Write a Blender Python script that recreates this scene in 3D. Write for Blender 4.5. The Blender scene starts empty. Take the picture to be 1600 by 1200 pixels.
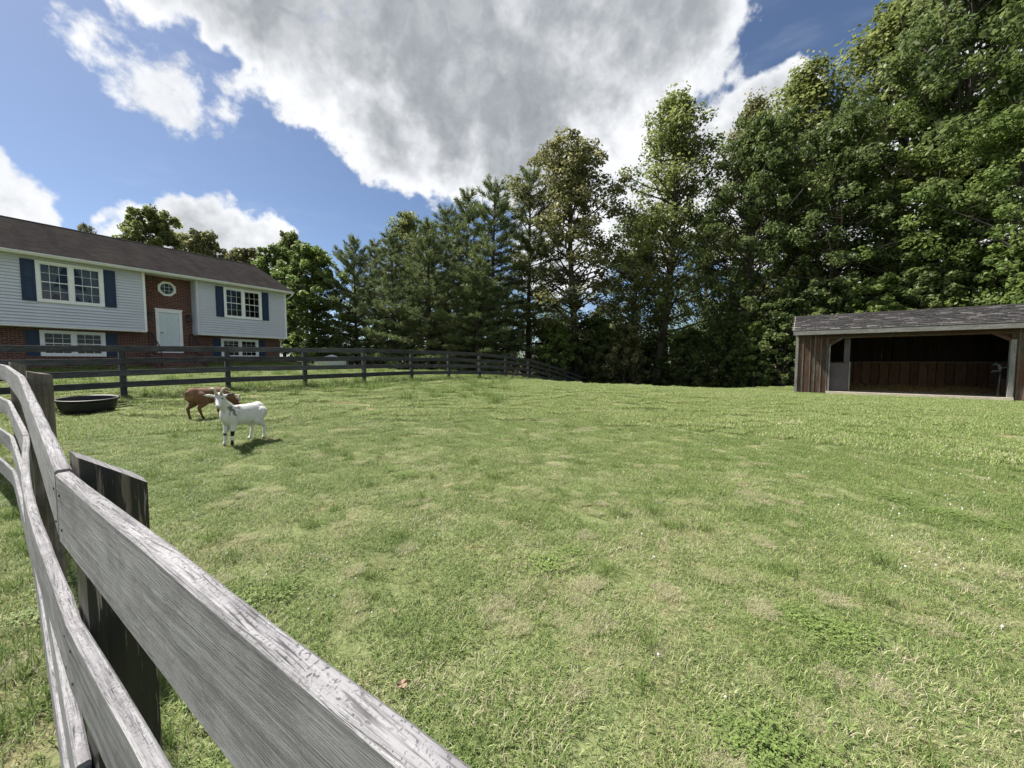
import bpy, math, random
import numpy as np
from mathutils import Vector, Matrix, noise as mnoise
R = math.radians
rng = np.random.default_rng(7)
random.seed(7)
scene = bpy.context.scene
col = scene.collection

# ------------------------------------------------------------ camera
CAM_H, F, PITCH = 1.5, 600.0, math.atan(35 / 600)
cam_d = bpy.data.cameras.new('camera')
cam = bpy.data.objects.new('camera', cam_d)
col.objects.link(cam)
cam_d.sensor_width = 36
cam_d.lens = F / 1600 * 36
cam_d.clip_start = 0.02
cam_d.clip_end = 3000
cam.location = (0, 0, CAM_H)
cam.rotation_euler = (R(90) - PITCH, 0, 0)
scene.camera = cam

def ray(u, v):
    """world direction seen at photograph pixel (u, v), scaled to y = 1"""
    a, b = (u - 800) / F, -(v - 600) / F
    c, s = math.cos(PITCH), math.sin(PITCH)
    d = Vector((a, c + b * s, -s + b * c))
    return d / d.y

def W(u, v, y):
    d = ray(u, v)
    return Vector((d.x * y, y, CAM_H + d.z * y))

# ------------------------------------------------------------ light and sky
SUN_AZ = math.atan2(-0.92, 0.39)
SUN_EL = R(54)
sdir = Vector((math.sin(SUN_AZ) * math.cos(SUN_EL), math.cos(SUN_AZ) * math.cos(SUN_EL), math.sin(SUN_EL)))
sun_d = bpy.data.lights.new('sun', 'SUN')
sun_d.energy = 4.4
sun_d.angle = R(2.0)
sun_d.color = (1, 0.95, 0.87)
sun = bpy.data.objects.new('sun', sun_d)
col.objects.link(sun)
sun.rotation_euler = (-sdir).to_track_quat('-Z', 'Y').to_euler()
sun.location = (-30, 40, 60)
vs = scene.view_settings
vs.view_transform = 'Standard'
vs.look = 'None'
vs.gamma = 1
vs.use_curve_mapping = False
vs.exposure = 1.4
scene.cycles.max_bounces = 6
scene.cycles.diffuse_bounces = 2
scene.cycles.glossy_bounces = 3
scene.cycles.transmission_bounces = 4
scene.cycles.transparent_max_bounces = 8
scene.cycles.use_denoising = True
scene.cycles.caustics_reflective = False
scene.cycles.caustics_refractive = False

class NT:
    """small helper to write node trees"""
    def __init__(s, tree):
        s.t = tree
        s.n = tree.nodes
        s.l = tree.links
    def add(s, typ, ins=None, **kw):
        nd = s.n.new(typ)
        for k, v in kw.items():
            setattr(nd, k, v)
        for k, v in (ins or {}).items():
            s.set(nd, k, v)
        return nd
    def set(s, nd, k, v):
        sock = nd.inputs[k]
        if hasattr(v, 'is_output'):
            s.l.new(v, sock)
        elif hasattr(v, 'outputs'):
            s.l.new(v.outputs[0], sock)
        else:
            if isinstance(v, (tuple, list)) and len(v) == 3 and sock.type == 'RGBA':
                v = (*v, 1)
            sock.default_value = v
    def math(s, op, a, b=0.0, c=0.0, clamp=False):
        nd = s.add('ShaderNodeMath', {0: a, 1: b, 2: c}, operation=op)
        nd.use_clamp = clamp
        return nd.outputs[0]
    def vmath(s, op, a, b=(0, 0, 0)):
        nd = s.add('ShaderNodeVectorMath', operation=op)
        s.set(nd, 0, a)
        if op == 'SCALE':
            s.set(nd, 'Scale', b)
        elif op != 'NORMALIZE':
            s.set(nd, 1, b)
        return nd.outputs['Value'] if op == 'DOT_PRODUCT' else nd.outputs[0]
    def noise(s, vec, scale, detail=4, rough=0.55, col=False, dist=0.0):
        nd = s.add('ShaderNodeTexNoise', {'Scale': scale, 'Detail': detail, 'Roughness': rough, 'Distortion': dist})
        if vec is not None:
            s.set(nd, 'Vector', vec)
        return nd.outputs['Color' if col else 'Fac']
    def ramp(s, fac, stops, interp='LINEAR'):
        nd = s.add('ShaderNodeValToRGB', {0: fac})
        cr = nd.color_ramp
        cr.interpolation = interp
        while len(cr.elements) < len(stops):
            cr.elements.new(0.5)
        for e, (p, c) in zip(cr.elements, stops):
            e.position = p
            e.color = (c, c, c, 1) if not isinstance(c, (tuple, list)) else (*c, 1)
        return nd.outputs[0]
    def mix(s, fac, a, b, blend='MIX'):
        nd = s.add('ShaderNodeMix', data_type='RGBA', blend_type=blend)
        s.set(nd, 0, fac)
        s.set(nd, 6, a)
        s.set(nd, 7, b)
        return nd.outputs[2]
    def step(s, x, lo, hi):
        nd = s.add('ShaderNodeMapRange', {0: x, 1: lo, 2: hi, 3: 0.0, 4: 1.0}, interpolation_type='SMOOTHSTEP')
        return nd.outputs[0]
    def scale(s, vec, xyz):
        nd = s.add('ShaderNodeMapping', {0: vec})
        nd.inputs['Scale'].default_value = xyz
        return nd.outputs[0]

world = bpy.data.worlds.new('World')
scene.world = world
world.use_nodes = True
w = NT(world.node_tree)
w.n.clear()
sky = w.add('ShaderNodeTexSky', sky_type='NISHITA', sun_disc=False)
sky.sun_elevation = SUN_EL
sky.sun_rotation = SUN_AZ
sky.altitude = 200
sky.air_density = 0.75
sky.dust_density = 0.6
sky.ozone_density = 2.2
gen = w.add('ShaderNodeTexCoord').outputs['Generated']
n1 = w.vmath('SUBTRACT', w.noise(gen, 5.0, 4, 0.6, col=True), (0.5, 0.5, 0.5))
n2 = w.vmath('SUBTRACT', w.noise(gen, 22.0, 3, 0.6, col=True), (0.5, 0.5, 0.5))
warp = w.vmath('ADD', w.vmath('ADD', gen, w.vmath('SCALE', n1, 0.16)), w.vmath('SCALE', n2, 0.045))
warp = w.vmath('NORMALIZE', warp)
# cumulus cells: direction, angular radius (degrees), thickness
cells = []
for (u, v, r, k) in [(590, 40, 12, 1.0), (700, 60, 17, 1.0), (820, 100, 16, 1.0), (880, 0, 17, 1.0), (1010, 10, 10.5, .9),
                     (450, -10, 9, .9), (330, -95, 6, .8), (430, 35, 4.5, .5), (330, -30, 5.5, .6), (250, -60, 5, .5), (610, 190, 8, .8), (700, 215, 7, .8), (800, 220, 8, .85), (880, 190, 8, .8), (500, 130, 5.5, .7),
                     (960, 150, 9, .8), (640, 250, 4, .6), (760, 262, 4, .6), (700, -200, 22, 1.0), (880, -220, 17, 1.0), (400, -200, 13, .9),
                     (200, 92, 3.4, .2), (250, 112, 3.6, .22), (300, 142, 3.0, .2), (168, 76, 2.6, .17), (335, 165, 2.2, .15), (355, 100, 1.6, .1),
                     (5, 290, 3.6, .5), (-25, 300, 5, .6), (335, 375, 5.2, .55), (375, 385, 5.0, .55), (290, 365, 4, .5), (235, 375, 4, .45),
                     (1110, 200, 4.5, .5), (1150, 215, 6, .55), (1190, 170, 4, .5), (1090, 250, 7, .6), (1000, 330, 8, .6), (880, 380, 8, .55),
                     (1560, 130, 7, .6), (1450, 330, 9, .6), (1300, 330, 8, .6), (1180, 330, 7, .55), (1520, 430, 9, .5)]:
    cells.append((ray(u, v).normalized(), r, k))
rc = random.Random(3)
for i in range(34):     # the same broken cumulus goes on round the rest of the sky
    az = R(rc.uniform(62, 298))
    el = R(rc.choice([8, 14, 22, 30, 42, 55, 68]) + rc.uniform(-4, 4))
    cells.append((Vector((math.sin(az) * math.cos(el), math.cos(az) * math.cos(el), math.sin(el))), rc.uniform(5, 13), rc.uniform(.5, 1)))
field = None
for (d, r, k) in cells:
    cr_ = math.cos(R(r))
    t = w.math('MULTIPLY_ADD', w.vmath('DOT_PRODUCT', warp, tuple(d)), k / (1 - cr_), -cr_ * k / (1 - cr_))
    field = t if field is None else w.math('SMOOTH_MAX', field, t, 0.12)
fbm = w.noise(gen, 13.0, 8, 0.6)
base = w.math('MAXIMUM', w.math('MINIMUM', w.math('MULTIPLY', field, 1.5), 0.55), -0.75)
fld = w.math('ADD', base, w.math('MULTIPLY', w.math('SUBTRACT', fbm, 0.5), 1.7))
mask = w.step(fld, -0.02, 0.34)
wisp = w.math('MULTIPLY', w.step(w.noise(w.scale(gen, (1.5, 3.5, 9)), 1.6, 4, 0.6), 0.5, 0.85), 0.16)
mask = w.math('MAXIMUM', mask, wisp)
thick = w.step(w.math('ADD', w.math('ADD', field, w.math('MULTIPLY', w.math('SUBTRACT', fbm, 0.5), 0.9)), w.math('MULTIPLY', w.math('SUBTRACT', w.noise(gen, 3.6, 5, 0.6), 0.5), 2.0)), 0.2, 1.0)
soft = w.noise(w.vmath('ADD', gen, w.vmath('SCALE', n1, 0.25)), 7.0, 5, 0.58)
cloud = w.mix(thick, w.ramp(soft, [(0.3, (0.31, 0.32, 0.335)), (0.55, (0.4, 0.405, 0.415))]), w.ramp(soft, [(0.3, (0.118, 0.129, 0.142)), (0.5, (0.158, 0.17, 0.183)), (0.72, (0.25, 0.26, 0.272))]))
world.cycles.sampling_method = 'MANUAL'
world.cycles.sample_map_resolution = 512
bg1 = w.add('ShaderNodeBackground', {0: sky, 1: 0.05})
bg2 = w.add('ShaderNodeBackground', {0: cloud, 1: 1.0})
mx = w.add('ShaderNodeMixShader', {0: mask, 1: bg1.outputs[0], 2: bg2.outputs[0]})
w.add('ShaderNodeOutputWorld', {0: mx.outputs[0]})

# ------------------------------------------------------------ helpers
def new_mat(name):
    m = bpy.data.materials.new(name)
    m.use_nodes = True
    t = NT(m.node_tree)
    t.n.clear()
    b = t.add('ShaderNodeBsdfPrincipled')
    o = t.add('ShaderNodeOutputMaterial', {0: b.outputs[0]})
    return m, t, b, o

def bump(t, b, h, strength=0.4, dist=0.01):
    t.set(b, 'Normal', t.add('ShaderNodeBump', {'Height': h, 'Strength': strength, 'Distance': dist}).outputs[0])

def plain(name, c, rough=0.6, var=0.12, scale=6.0, metal=0.0, spec=0.4):
    m, t, b, o = new_mat(name)
    co = t.add('ShaderNodeTexCoord').outputs['Object']
    n = t.noise(co, scale, 6, 0.65)
    lo = tuple(x * (1 - var * 2) for x in c)
    hi = tuple(min(1, x * (1 + var)) for x in c)
    t.set(b, 'Base Color', t.ramp(n, [(0.3, lo), (0.65, hi)]))
    b.inputs['Roughness'].default_value = rough
    b.inputs['Metallic'].default_value = metal
    b.inputs['Specular IOR Level'].default_value = spec
    bump(t, b, t.noise(co, scale * 9, 3), 0.12, 0.004)
    return m

def weathered(name, dark, mid, light, crack=0.6, stretch=1.0, brown=None, rough=0.9, vary=0.15):
    """weathered timber; UV u runs along the grain in metres"""
    m, t, b, o = new_mat(name)
    uv = t.add('ShaderNodeTexCoord').outputs['UV']
    rnd = t.add('ShaderNodeObjectInfo').outputs['Random']
    off = t.add('ShaderNodeCombineXYZ', {0: t.math('MULTIPLY', rnd, 37.0), 1: t.math('MULTIPLY', rnd, 11.0), 2: rnd}).outputs[0]
    p = t.vmath('ADD', uv, off)
    warpv = t.vmath('ADD', p, t.vmath('SCALE', t.noise(t.scale(p, (1.2, 6, 1)), 1.5, 3, 0.5, col=True), 0.05))
    grain = t.noise(t.scale(warpv, (3.0 * stretch, 95, 1)), 1.0, 8, 0.68)
    fine = t.noise(t.scale(p, (22 * stretch, 560, 1)), 1.0, 4, 0.75)
    blot = t.noise(t.scale(p, (2.5, 8, 1)), 1.0, 5, 0.6)
    c = t.ramp(grain, [(0.28, dark), (0.5, mid), (0.72, light)])
    c = t.mix(t.math('MULTIPLY', t.step(fine, 0.52, 0.75), 0.55), c, dark)
    c = t.mix(t.math('MULTIPLY', t.step(blot, 0.42, 0.75), 0.5), c, light)
    c = t.mix(t.math('MULTIPLY', t.step(blot, 0.5, 0.25), 0.45), c, tuple(x * 0.55 for x in mid))
    if brown:
        c = t.mix(t.math('MULTIPLY', t.step(t.noise(t.scale(p, (1.1, 5, 1)), 1.3, 4), 0.38, 0.6), 0.9), c, brown)
    # checks across and along the grain
    along = t.step(t.noise(t.scale(warpv, (18, 480, 1)), 1.0, 3, 0.6), 0.54, 0.66)
    across = t.step(t.noise(t.scale(p, (300, 260, 1)), 1.0, 4, 0.65), 0.55, 0.68)
    up = t.step(t.add('ShaderNodeSeparateXYZ', {0: t.add('ShaderNodeNewGeometry').outputs['True Normal']}).outputs[2], 0.5, 0.9)
    mott = t.noise(t.scale(p, (16, 26, 1)), 1.0, 6, 0.7)
    c = t.mix(t.math('MULTIPLY', t.step(mott, 0.42, 0.7), 0.6), c, tuple(x * 0.5 for x in mid))
    ck = t.math('MULTIPLY', t.math('MAXIMUM', t.math('MULTIPLY', along, t.math('MULTIPLY_ADD', up, 0.75, 0.25)), t.math('MULTIPLY', across, up)), t.step(t.noise(t.scale(p, (7, 20, 1)), 1.0, 4, 0.6), 0.33, 0.58))
    c = t.mix(t.math('MULTIPLY', ck, crack), c, tuple(x * 0.25 for x in dark))
    val = t.math('MULTIPLY_ADD', t.math('FRACT', t.math('MULTIPLY', rnd, 17.3)), vary, 1 - vary * .5)
    c = t.vmath('SCALE', c, val)
    t.set(b, 'Base Color', c)
    b.inputs['Roughness'].default_value = rough
    b.inputs['Specular IOR Level'].default_value = 0.2
    h = t.math('SUBTRACT', t.math('ADD', grain, t.math('MULTIPLY', fine, 0.6)), t.math('MULTIPLY', ck, 1.2))
    bump(t, b, h, 0.55, 0.004)
    return m

M = {}
M['fence_grey'] = weathered('silver weathered oak', (0.085, 0.084, 0.09), (0.25, 0.245, 0.258), (0.36, 0.354, 0.367), 0.8)
M['fence_dark'] = weathered('black stained board faded', (0.023, 0.0232, 0.026), (0.058, 0.0585, 0.064), (0.135, 0.135, 0.14), 0.5, vary=0.55)
M['post_grey'] = weathered('greybrown post wood', (0.06, 0.05, 0.042), (0.15, 0.13, 0.11), (0.27, 0.24, 0.21), 0.6)
M['shed_wood'] = weathered('weathered shed plank', (0.03, 0.022, 0.018), (0.085, 0.065, 0.05), (0.21, 0.19, 0.165), 0.5, brown=(0.10, 0.046, 0.028), vary=0.55)
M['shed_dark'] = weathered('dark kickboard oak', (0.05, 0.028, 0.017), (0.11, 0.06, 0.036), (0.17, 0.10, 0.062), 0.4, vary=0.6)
M['shed_shade'] = weathered('shade darkened inner plank', (0.008, 0.006, 0.005), (0.02, 0.014, 0.011), (0.035, 0.026, 0.02), 0.4, vary=0.5)  # near-black timber colour stands in for the shade inside the shed
M['shed_trim'] = weathered('pale weathered fascia', (0.11, 0.105, 0.10), (0.22, 0.213, 0.203), (0.36, 0.355, 0.34), 0.4)
M['shed_sill'] = weathered('sandy sill timber', (0.34, 0.29, 0.22), (0.56, 0.49, 0.39), (0.68, 0.61, 0.5), 0.4)
M['plywood'] = plain('grey mauve plywood', (0.10, 0.083, 0.087), 0.8, 0.12, 3)

def peeled_paint():
    m, t, b, o = new_mat('black paint peeling off post')
    uv = t.add('ShaderNodeTexCoord').outputs['UV']
    g = t.noise(t.scale(uv, (4, 55, 1)), 1.0, 5, 0.6)
    wood = t.ramp(g, [(0.3, (0.07, 0.05, 0.035)), (0.55, (0.2, 0.165, 0.13)), (0.75, (0.36, 0.33, 0.3))])
    pk = t.step(t.math('ADD', t.noise(t.scale(uv, (3.0, 62, 1)), 1.0, 5, 0.65), t.math('MULTIPLY', t.step(t.add('ShaderNodeSeparateXYZ', {0: uv}).outputs[0], 0.9, 1.3), 0.06)), 0.575, 0.615)
    t.set(b, 'Base Color', t.mix(pk, (0.008, 0.008, 0.01), wood))
    t.set(b, 'Roughness', t.math('MULTIPLY_ADD', pk, 0.4, 0.45))
    bump(t, b, t.math('ADD', t.math('MULTIPLY', pk, -1.0), g), 0.5, 0.004)
    return m
M['post_black'] = peeled_paint()
M['white'] = plain('white vinyl trim', (0.83, 0.835, 0.85), 0.45, 0.04)
M['gutter'] = plain('white gutter metal', (0.66, 0.68, 0.67), 0.4, 0.05)
M['siding'] = plain('pale grey vinyl siding', (0.58, 0.6, 0.685), 0.5, 0.03, 1.5)
M['shutter'] = plain('navy blue shutter', (0.009, 0.03, 0.075), 0.5, 0.08)
M['door'] = plain('pale blue white door paint', (0.62, 0.70, 0.75), 0.4, 0.03)
M['iron'] = plain('black iron', (0.012, 0.012, 0.014), 0.45, 0.1)
M['curtain'] = plain('sheer white curtain', (0.62, 0.62, 0.64), 0.9, 0.06)
M['interior'] = plain('dim room wall', (0.22, 0.2, 0.18), 0.9, 0.05)
M['rubber'] = plain('black moulded rubber', (0.016, 0.017, 0.019), 0.5, 0.2, 5)
M['water'] = plain('dark trough water', (0.01, 0.012, 0.01), 0.06, 0.0, spec=0.5)
M['horn'] = plain('pale ridged horn', (0.5, 0.45, 0.36), 0.5, 0.2, 30)
M['eye'] = plain('dark goat eye', (0.02, 0.014, 0.01), 0.15, 0.0)
M['hydrant_metal'] = plain('grey cast hydrant head', (0.06, 0.062, 0.066), 0.5, 0.15, 20)
M['leaf_dead'] = plain('dry brown leaf', (0.27, 0.19, 0.13), 0.8, 0.2, 30)

def glass_mat():
    m, t, b, o = new_mat('window glass')
    t.n.remove(b)
    fr = t.add('ShaderNodeFresnel', {0: 1.5})
    gl = t.add('ShaderNodeBsdfGlossy', {'Roughness': 0.02, 'Color': (1, 1, 1, 1)})
    tr = t.add('ShaderNodeBsdfTransparent', {0: (0.62, 0.65, 0.66, 1)})
    mxs = t.add('ShaderNodeMixShader', {0: t.math('MULTIPLY', fr.outputs[0], 0.5), 1: tr.outputs[0], 2: gl.outputs[0]})
    t.set(o, 0, mxs.outputs[0])
    return m
M['glass'] = glass_mat()

def brick_mat():
    m, t, b, o = new_mat('red brick with pale mortar')
    uv = t.add('ShaderNodeTexCoord').outputs['UV']
    br = t.add('ShaderNodeTexBrick', {'Vector': uv, 'Scale': 1.0, 'Mortar Size': 0.006, 'Mortar Smooth': 0.2, 'Bias': 0.0,
                                      'Brick Width': 0.213, 'Row Height': 0.075, 'Color1': (0.15, 0.042, 0.032), 'Color2': (0.068, 0.024, 0.021), 'Mortar': (0.36, 0.29, 0.24)})
    br.offset = 0.5
    n = t.noise(t.scale(uv, (4.7, 13.3, 1)), 1.0, 2)
    c = t.mix(t.math('MULTIPLY', t.step(n, 0.62, 0.72), 0.6), br.outputs[0], (0.36, 0.2, 0.14))
    t.set(b, 'Base Color', t.mix(0.35, c, t.ramp(t.noise(uv, 30, 4), [(0.2, (0.4, 0.4, 0.4)), (0.8, (1, 1, 1))]), 'MULTIPLY'))
    b.inputs['Roughness'].default_value = 0.85
    bump(t, b, t.math('SUBTRACT', t.math('MULTIPLY', t.noise(uv, 60, 3), 0.25), br.outputs[1]), 0.8, 0.008)
    return m
M['brick'] = brick_mat()

def roof_mat():
    m, t, b, o = new_mat('dark asphalt shingles')
    uv = t.add('ShaderNodeTexCoord').outputs['UV']
    br = t.add('ShaderNodeTexBrick', {'Vector': uv, 'Scale': 1.0, 'Mortar Size': 0.004, 'Brick Width': 0.3, 'Row Height': 0.14,
                                      'Color1': (0.040, 0.0375, 0.037), 'Color2': (0.029, 0.0275, 0.0275), 'Mortar': (0.01, 0.009, 0.009)})
    st = t.noise(t.scale(uv, (1.6, 0.35, 1)), 1.0, 5, 0.6)
    c = t.mix(t.math('MULTIPLY', t.step(st, 0.4, 0.68), 0.65), br.outputs[0], (0.021, 0.0195, 0.02))
    t.set(b, 'Base Color', t.mix(0.4, c, t.ramp(t.noise(uv, 55, 3), [(0.25, (0.5, 0.5, 0.5)), (0.75, (1.4, 1.35, 1.3))]), 'MULTIPLY'))
    b.inputs['Roughness'].default_value = 0.95
    b.inputs['Specular IOR Level'].default_value = 0.0
    bump(t, b, t.math('SUBTRACT', t.math('MULTIPLY', t.noise(uv, 90, 2), 0.4), br.outputs[1]), 0.6, 0.006)
    return m
M['roof'] = roof_mat()

def shingle_mat():
    m, t, b, o = new_mat('curling worn shingle')
    co = t.add('ShaderNodeTexCoord').outputs['Object']
    rnd = t.add('ShaderNodeObjectInfo').outputs['Random']
    c = t.ramp(rnd, [(0.0, (0.009, 0.008, 0.0085)), (0.55, (0.019, 0.0175, 0.018)), (0.85, (0.034, 0.031, 0.032)), (1.0, (0.10, 0.096, 0.093))])
    n = t.noise(t.vmath('ADD', co, t.add('ShaderNodeCombineXYZ', {0: t.math('MULTIPLY', rnd, 50.0)}).outputs[0]), 9, 5, 0.7)
    c = t.mix(t.step(n, 0.6, 0.68), c, (0.24, 0.235, 0.23))
    t.set(b, 'Base Color', c)
    b.inputs['Roughness'].default_value = 0.95
    bump(t, b, t.noise(co, 80, 3), 0.4, 0.004)
    return m
M['shingle'] = shingle_mat()

def uv_box(me):
    """UVs in metres, box-projected"""
    uvl = me.uv_layers.new(name='UVMap')
    n = len(me.loops)
    vi = np.empty(n, np.int32); me.loops.foreach_get('vertex_index', vi)
    co = np.empty(len(me.vertices) * 3); me.vertices.foreach_get('co', co); co = co.reshape(-1, 3)
    ps = np.empty(len(me.polygons), np.int32); me.polygons.foreach_get('loop_total', ps)
    nr = np.empty(len(me.polygons) * 3); me.polygons.foreach_get('normal', nr); nr = np.abs(nr.reshape(-1, 3))
    ax = np.repeat(np.argmax(nr, 1), ps)
    p = co[vi]
    uv = np.where((ax == 0)[:, None], p[:, [1, 2]], np.where((ax == 1)[:, None], p[:, [0, 2]], p[:, [0, 1]]))
    uvl.data.foreach_set('uv', uv.ravel())

class MB:
    def __init__(s):
        s.v, s.f = [], []
    def box(s, x0, x1, y0, y1, z0, z1):
        b = len(s.v)
        s.v += [(x, y, z) for z in (z0, z1) for y in (y0, y1) for x in (x0, x1)]
        s.f += [tuple(b + i for i in q) for q in ((0, 2, 3, 1), (4, 5, 7, 6), (0, 1, 5, 4), (2, 6, 7, 3), (0, 4, 6, 2), (1, 3, 7, 5))]
        return s
    def hexa(s, pts):
        b = len(s.v)
        s.v += [tuple(p) for p in pts]
        s.f += [tuple(b + i for i in q) for q in ((0, 2, 3, 1), (4, 5, 7, 6), (0, 1, 5, 4), (2, 6, 7, 3), (0, 4, 6, 2), (1, 3, 7, 5))]
        return s
    def prism(s, poly, x0, x1):
        """polygon in (y, z), extruded along x"""
        b, n = len(s.v), len(poly)
        s.v += [(x0, y, z) for y, z in poly] + [(x1, y, z) for y, z in poly]
        s.f += [tuple(b + i for i in range(n)), tuple(b + n + i for i in reversed(range(n)))]
        s.f += [(b + i, b + n + i, b + n + (i + 1) % n, b + (i + 1) % n) for i in range(n)]
        return s
    def tube(s, pts, rad, k=7, cap=True):
        pts = [Vector(p) for p in pts]
        rad = rad if isinstance(rad, (list, tuple)) else [rad] * len(pts)
        b = len(s.v)
        ref = None
        for i, p in enumerate(pts):
            d = (pts[min(i + 1, len(pts) - 1)] - pts[max(i - 1, 0)]).normalized()
            if ref is None or abs(d.dot(ref)) > 0.95:
                ref = Vector((1, 0, 0)) if abs(d.x) < 0.8 else Vector((0, 1, 0))
            a = d.cross(ref).normalized()
            c = d.cross(a)
            ref = c.cross(d)
            s.v += [tuple(p + (a * math.cos(2 * math.pi * j / k) + c * math.sin(2 * math.pi * j / k)) * rad[i]) for j in range(k)]
        for i in range(len(pts) - 1):
            s.f += [(b + i * k + j, b + i * k + (j + 1) % k, b + (i + 1) * k + (j + 1) % k, b + (i + 1) * k + j) for j in range(k)]
        if cap:
            s.f += [tuple(b + j for j in reversed(range(k))), tuple(b + (len(pts) - 1) * k + j for j in range(k))]
        return s
    def mesh(s, name):
        me = bpy.data.meshes.new(name)
        me.from_pydata(s.v, [], s.f)
        me.validate()
        me.update()
        import bmesh
        bm = bmesh.new(); bm.from_mesh(me)
        bmesh.ops.recalc_face_normals(bm, faces=bm.faces)
        bm.to_mesh(me); bm.free()
        uv_box(me)
        return me
    def build(s, name, m, parent=None, smooth=False, loc=None):
        me = s.mesh(name)
        return link(name, me, m, parent, smooth, loc)

def link(name, me, m=None, parent=None, smooth=False, loc=None):
    if m is not None and not me.materials:
        me.materials.append(M[m] if isinstance(m, str) else m)
    if smooth:
        me.polygons.foreach_set('use_smooth', [True] * len(me.polygons))
    o = bpy.data.objects.new(name, me)
    col.objects.link(o)
    if parent is not None:
        o.parent = parent
    if loc is not None:
        o.location = loc
    return o

def tag(o, label, cat, group=None):
    o['label'] = label
    o['category'] = cat
    if group:
        o['group'] = group
    return o

def empty(name, loc, rz=0.0):
    o = bpy.data.objects.new(name, None)
    col.objects.link(o)
    o.location = loc
    o.rotation_euler = (0, 0, rz)
    o.empty_display_size = 0.2
    return o

def raw_mesh(name, v, f4, tint=None):
    """fast mesh from numpy arrays of verts and quads (or tris)"""
    me = bpy.data.meshes.new(name)
    v = np.asarray(v, np.float32); f4 = np.asarray(f4, np.int32)
    k = f4.shape[1]
    me.vertices.add(len(v)); me.vertices.foreach_set('co', v.ravel())
    me.loops.add(f4.size); me.loops.foreach_set('vertex_index', f4.ravel())
    me.polygons.add(len(f4))
    me.polygons.foreach_set('loop_start', np.arange(len(f4), dtype=np.int32) * k)
    if tint is not None:
        a = me.attributes.new('tint', 'FLOAT', 'POINT')
        a.data.foreach_set('value', np.asarray(tint, np.float32))
    me.update(calc_edges=True)
    return me

# ------------------------------------------------------------ terrain
CP = [(0, 0, 0), (-.8, .7, 0), (1.2, -.6, 0), (-2.6, 2.1, .11), (-4.63, 3.5, .16), (-6.6, 4.85, .3), (-11.2, 7.6, .52), (-4.3, 6, .22), (-6.3, 7.8, .34), (-8.4, 8.9, .43), (-9.3, 8.4, .37),
      (-9.7, 9.63, .593), (-8.37, 11.36, .65), (-6.86, 12.8, .66), (-5.5, 14.4, .684), (-4.28, 16.6, .68), (-2.9, 17.9, .68), (-1.6, 19.5, .62), (-.3, 21.4, .52), (1.06, 23.5, .36),
      (2.55, 25.5, -.02), (3.9, 27.5, -.44), (5.3, 29.5, -.93), (0, 8, .14), (4, 8, .1), (8, 8, .1), (0, 14, .42), (4, 16.5, .45), (8, 16, .33), (11.84, 16, .193), (17.2, 12, .193), (14, 18.8, .193), (19.3, 14.9, .193),
      (14, 10, .17), (5, 3, 0), (12, 4, .05), (9.5, 24, -.6), (17, 23, -.2), (-14.2, 24.3, 1.33), (-14, 30, .85), (-18, 18, 1.15), (-22, 14, 1.1), (-13, 18.5, 1.0), (-25, 25, 1.5), (-9, 25, .95), (-4, 25, .75),
      (-20, 40, 1.4), (-2, 34, .3), (6, 40, -1.4), (20, 35, -1.2), (30, 10, .3), (0, -20, 0), (-20, -10, .3), (20, -15, 0), (-35, 5, 1.2), (55, 55, -2), (-55, 55, 2), (-55, -45, .5), (55, -45, 0), (0, 85, -2)]
CPA = np.array(CP, float)
def _U(r2):
    return np.where(r2 > 1e-9, r2 * np.log(np.maximum(r2, 1e-9)), 0)
_n = len(CPA)
_K = _U(((CPA[:, None, :2] - CPA[None, :, :2]) ** 2).sum(-1)) + np.eye(_n) * 0.8
_P = np.c_[np.ones(_n), CPA[:, :2]]
_A = np.block([[_K, _P], [_P.T, np.zeros((3, 3))]])
_sol = np.linalg.solve(_A, np.r_[CPA[:, 2], 0, 0, 0])
def hgt(x, y):
    x = np.asarray(x, float); y = np.asarray(y, float)
    r = np.sqrt(x * x + y * y)
    k = np.minimum(1, 62 / np.maximum(r, 1e-6))
    xx, yy = x * k, y * k
    d2 = (xx[..., None] - CPA[:, 0]) ** 2 + (yy[..., None] - CPA[:, 1]) ** 2
    z = _U(d2) @ _sol[:_n] + _sol[_n] + _sol[_n + 1] * xx + _sol[_n + 2] * yy
    return z
def gz(x, y):
    return float(hgt(np.array([x]), np.array([y]))[0])

ax_f = np.arange(-32, 32.01, 0.4)
ext = 32 + np.cumsum(0.5 * 1.16 ** np.arange(1, 37))
axs = np.concatenate([-ext[::-1], ax_f, ext])
GX, GY = np.meshgrid(axs, axs)
GZ = hgt(GX.ravel(), GY.ravel())
nx = len(axs)
idx = np.arange(nx * nx).reshape(nx, nx)
quads = np.stack([idx[:-1, :-1], idx[:-1, 1:], idx[1:, 1:], idx[1:, :-1]], -1).reshape(-1, 4)

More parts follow.
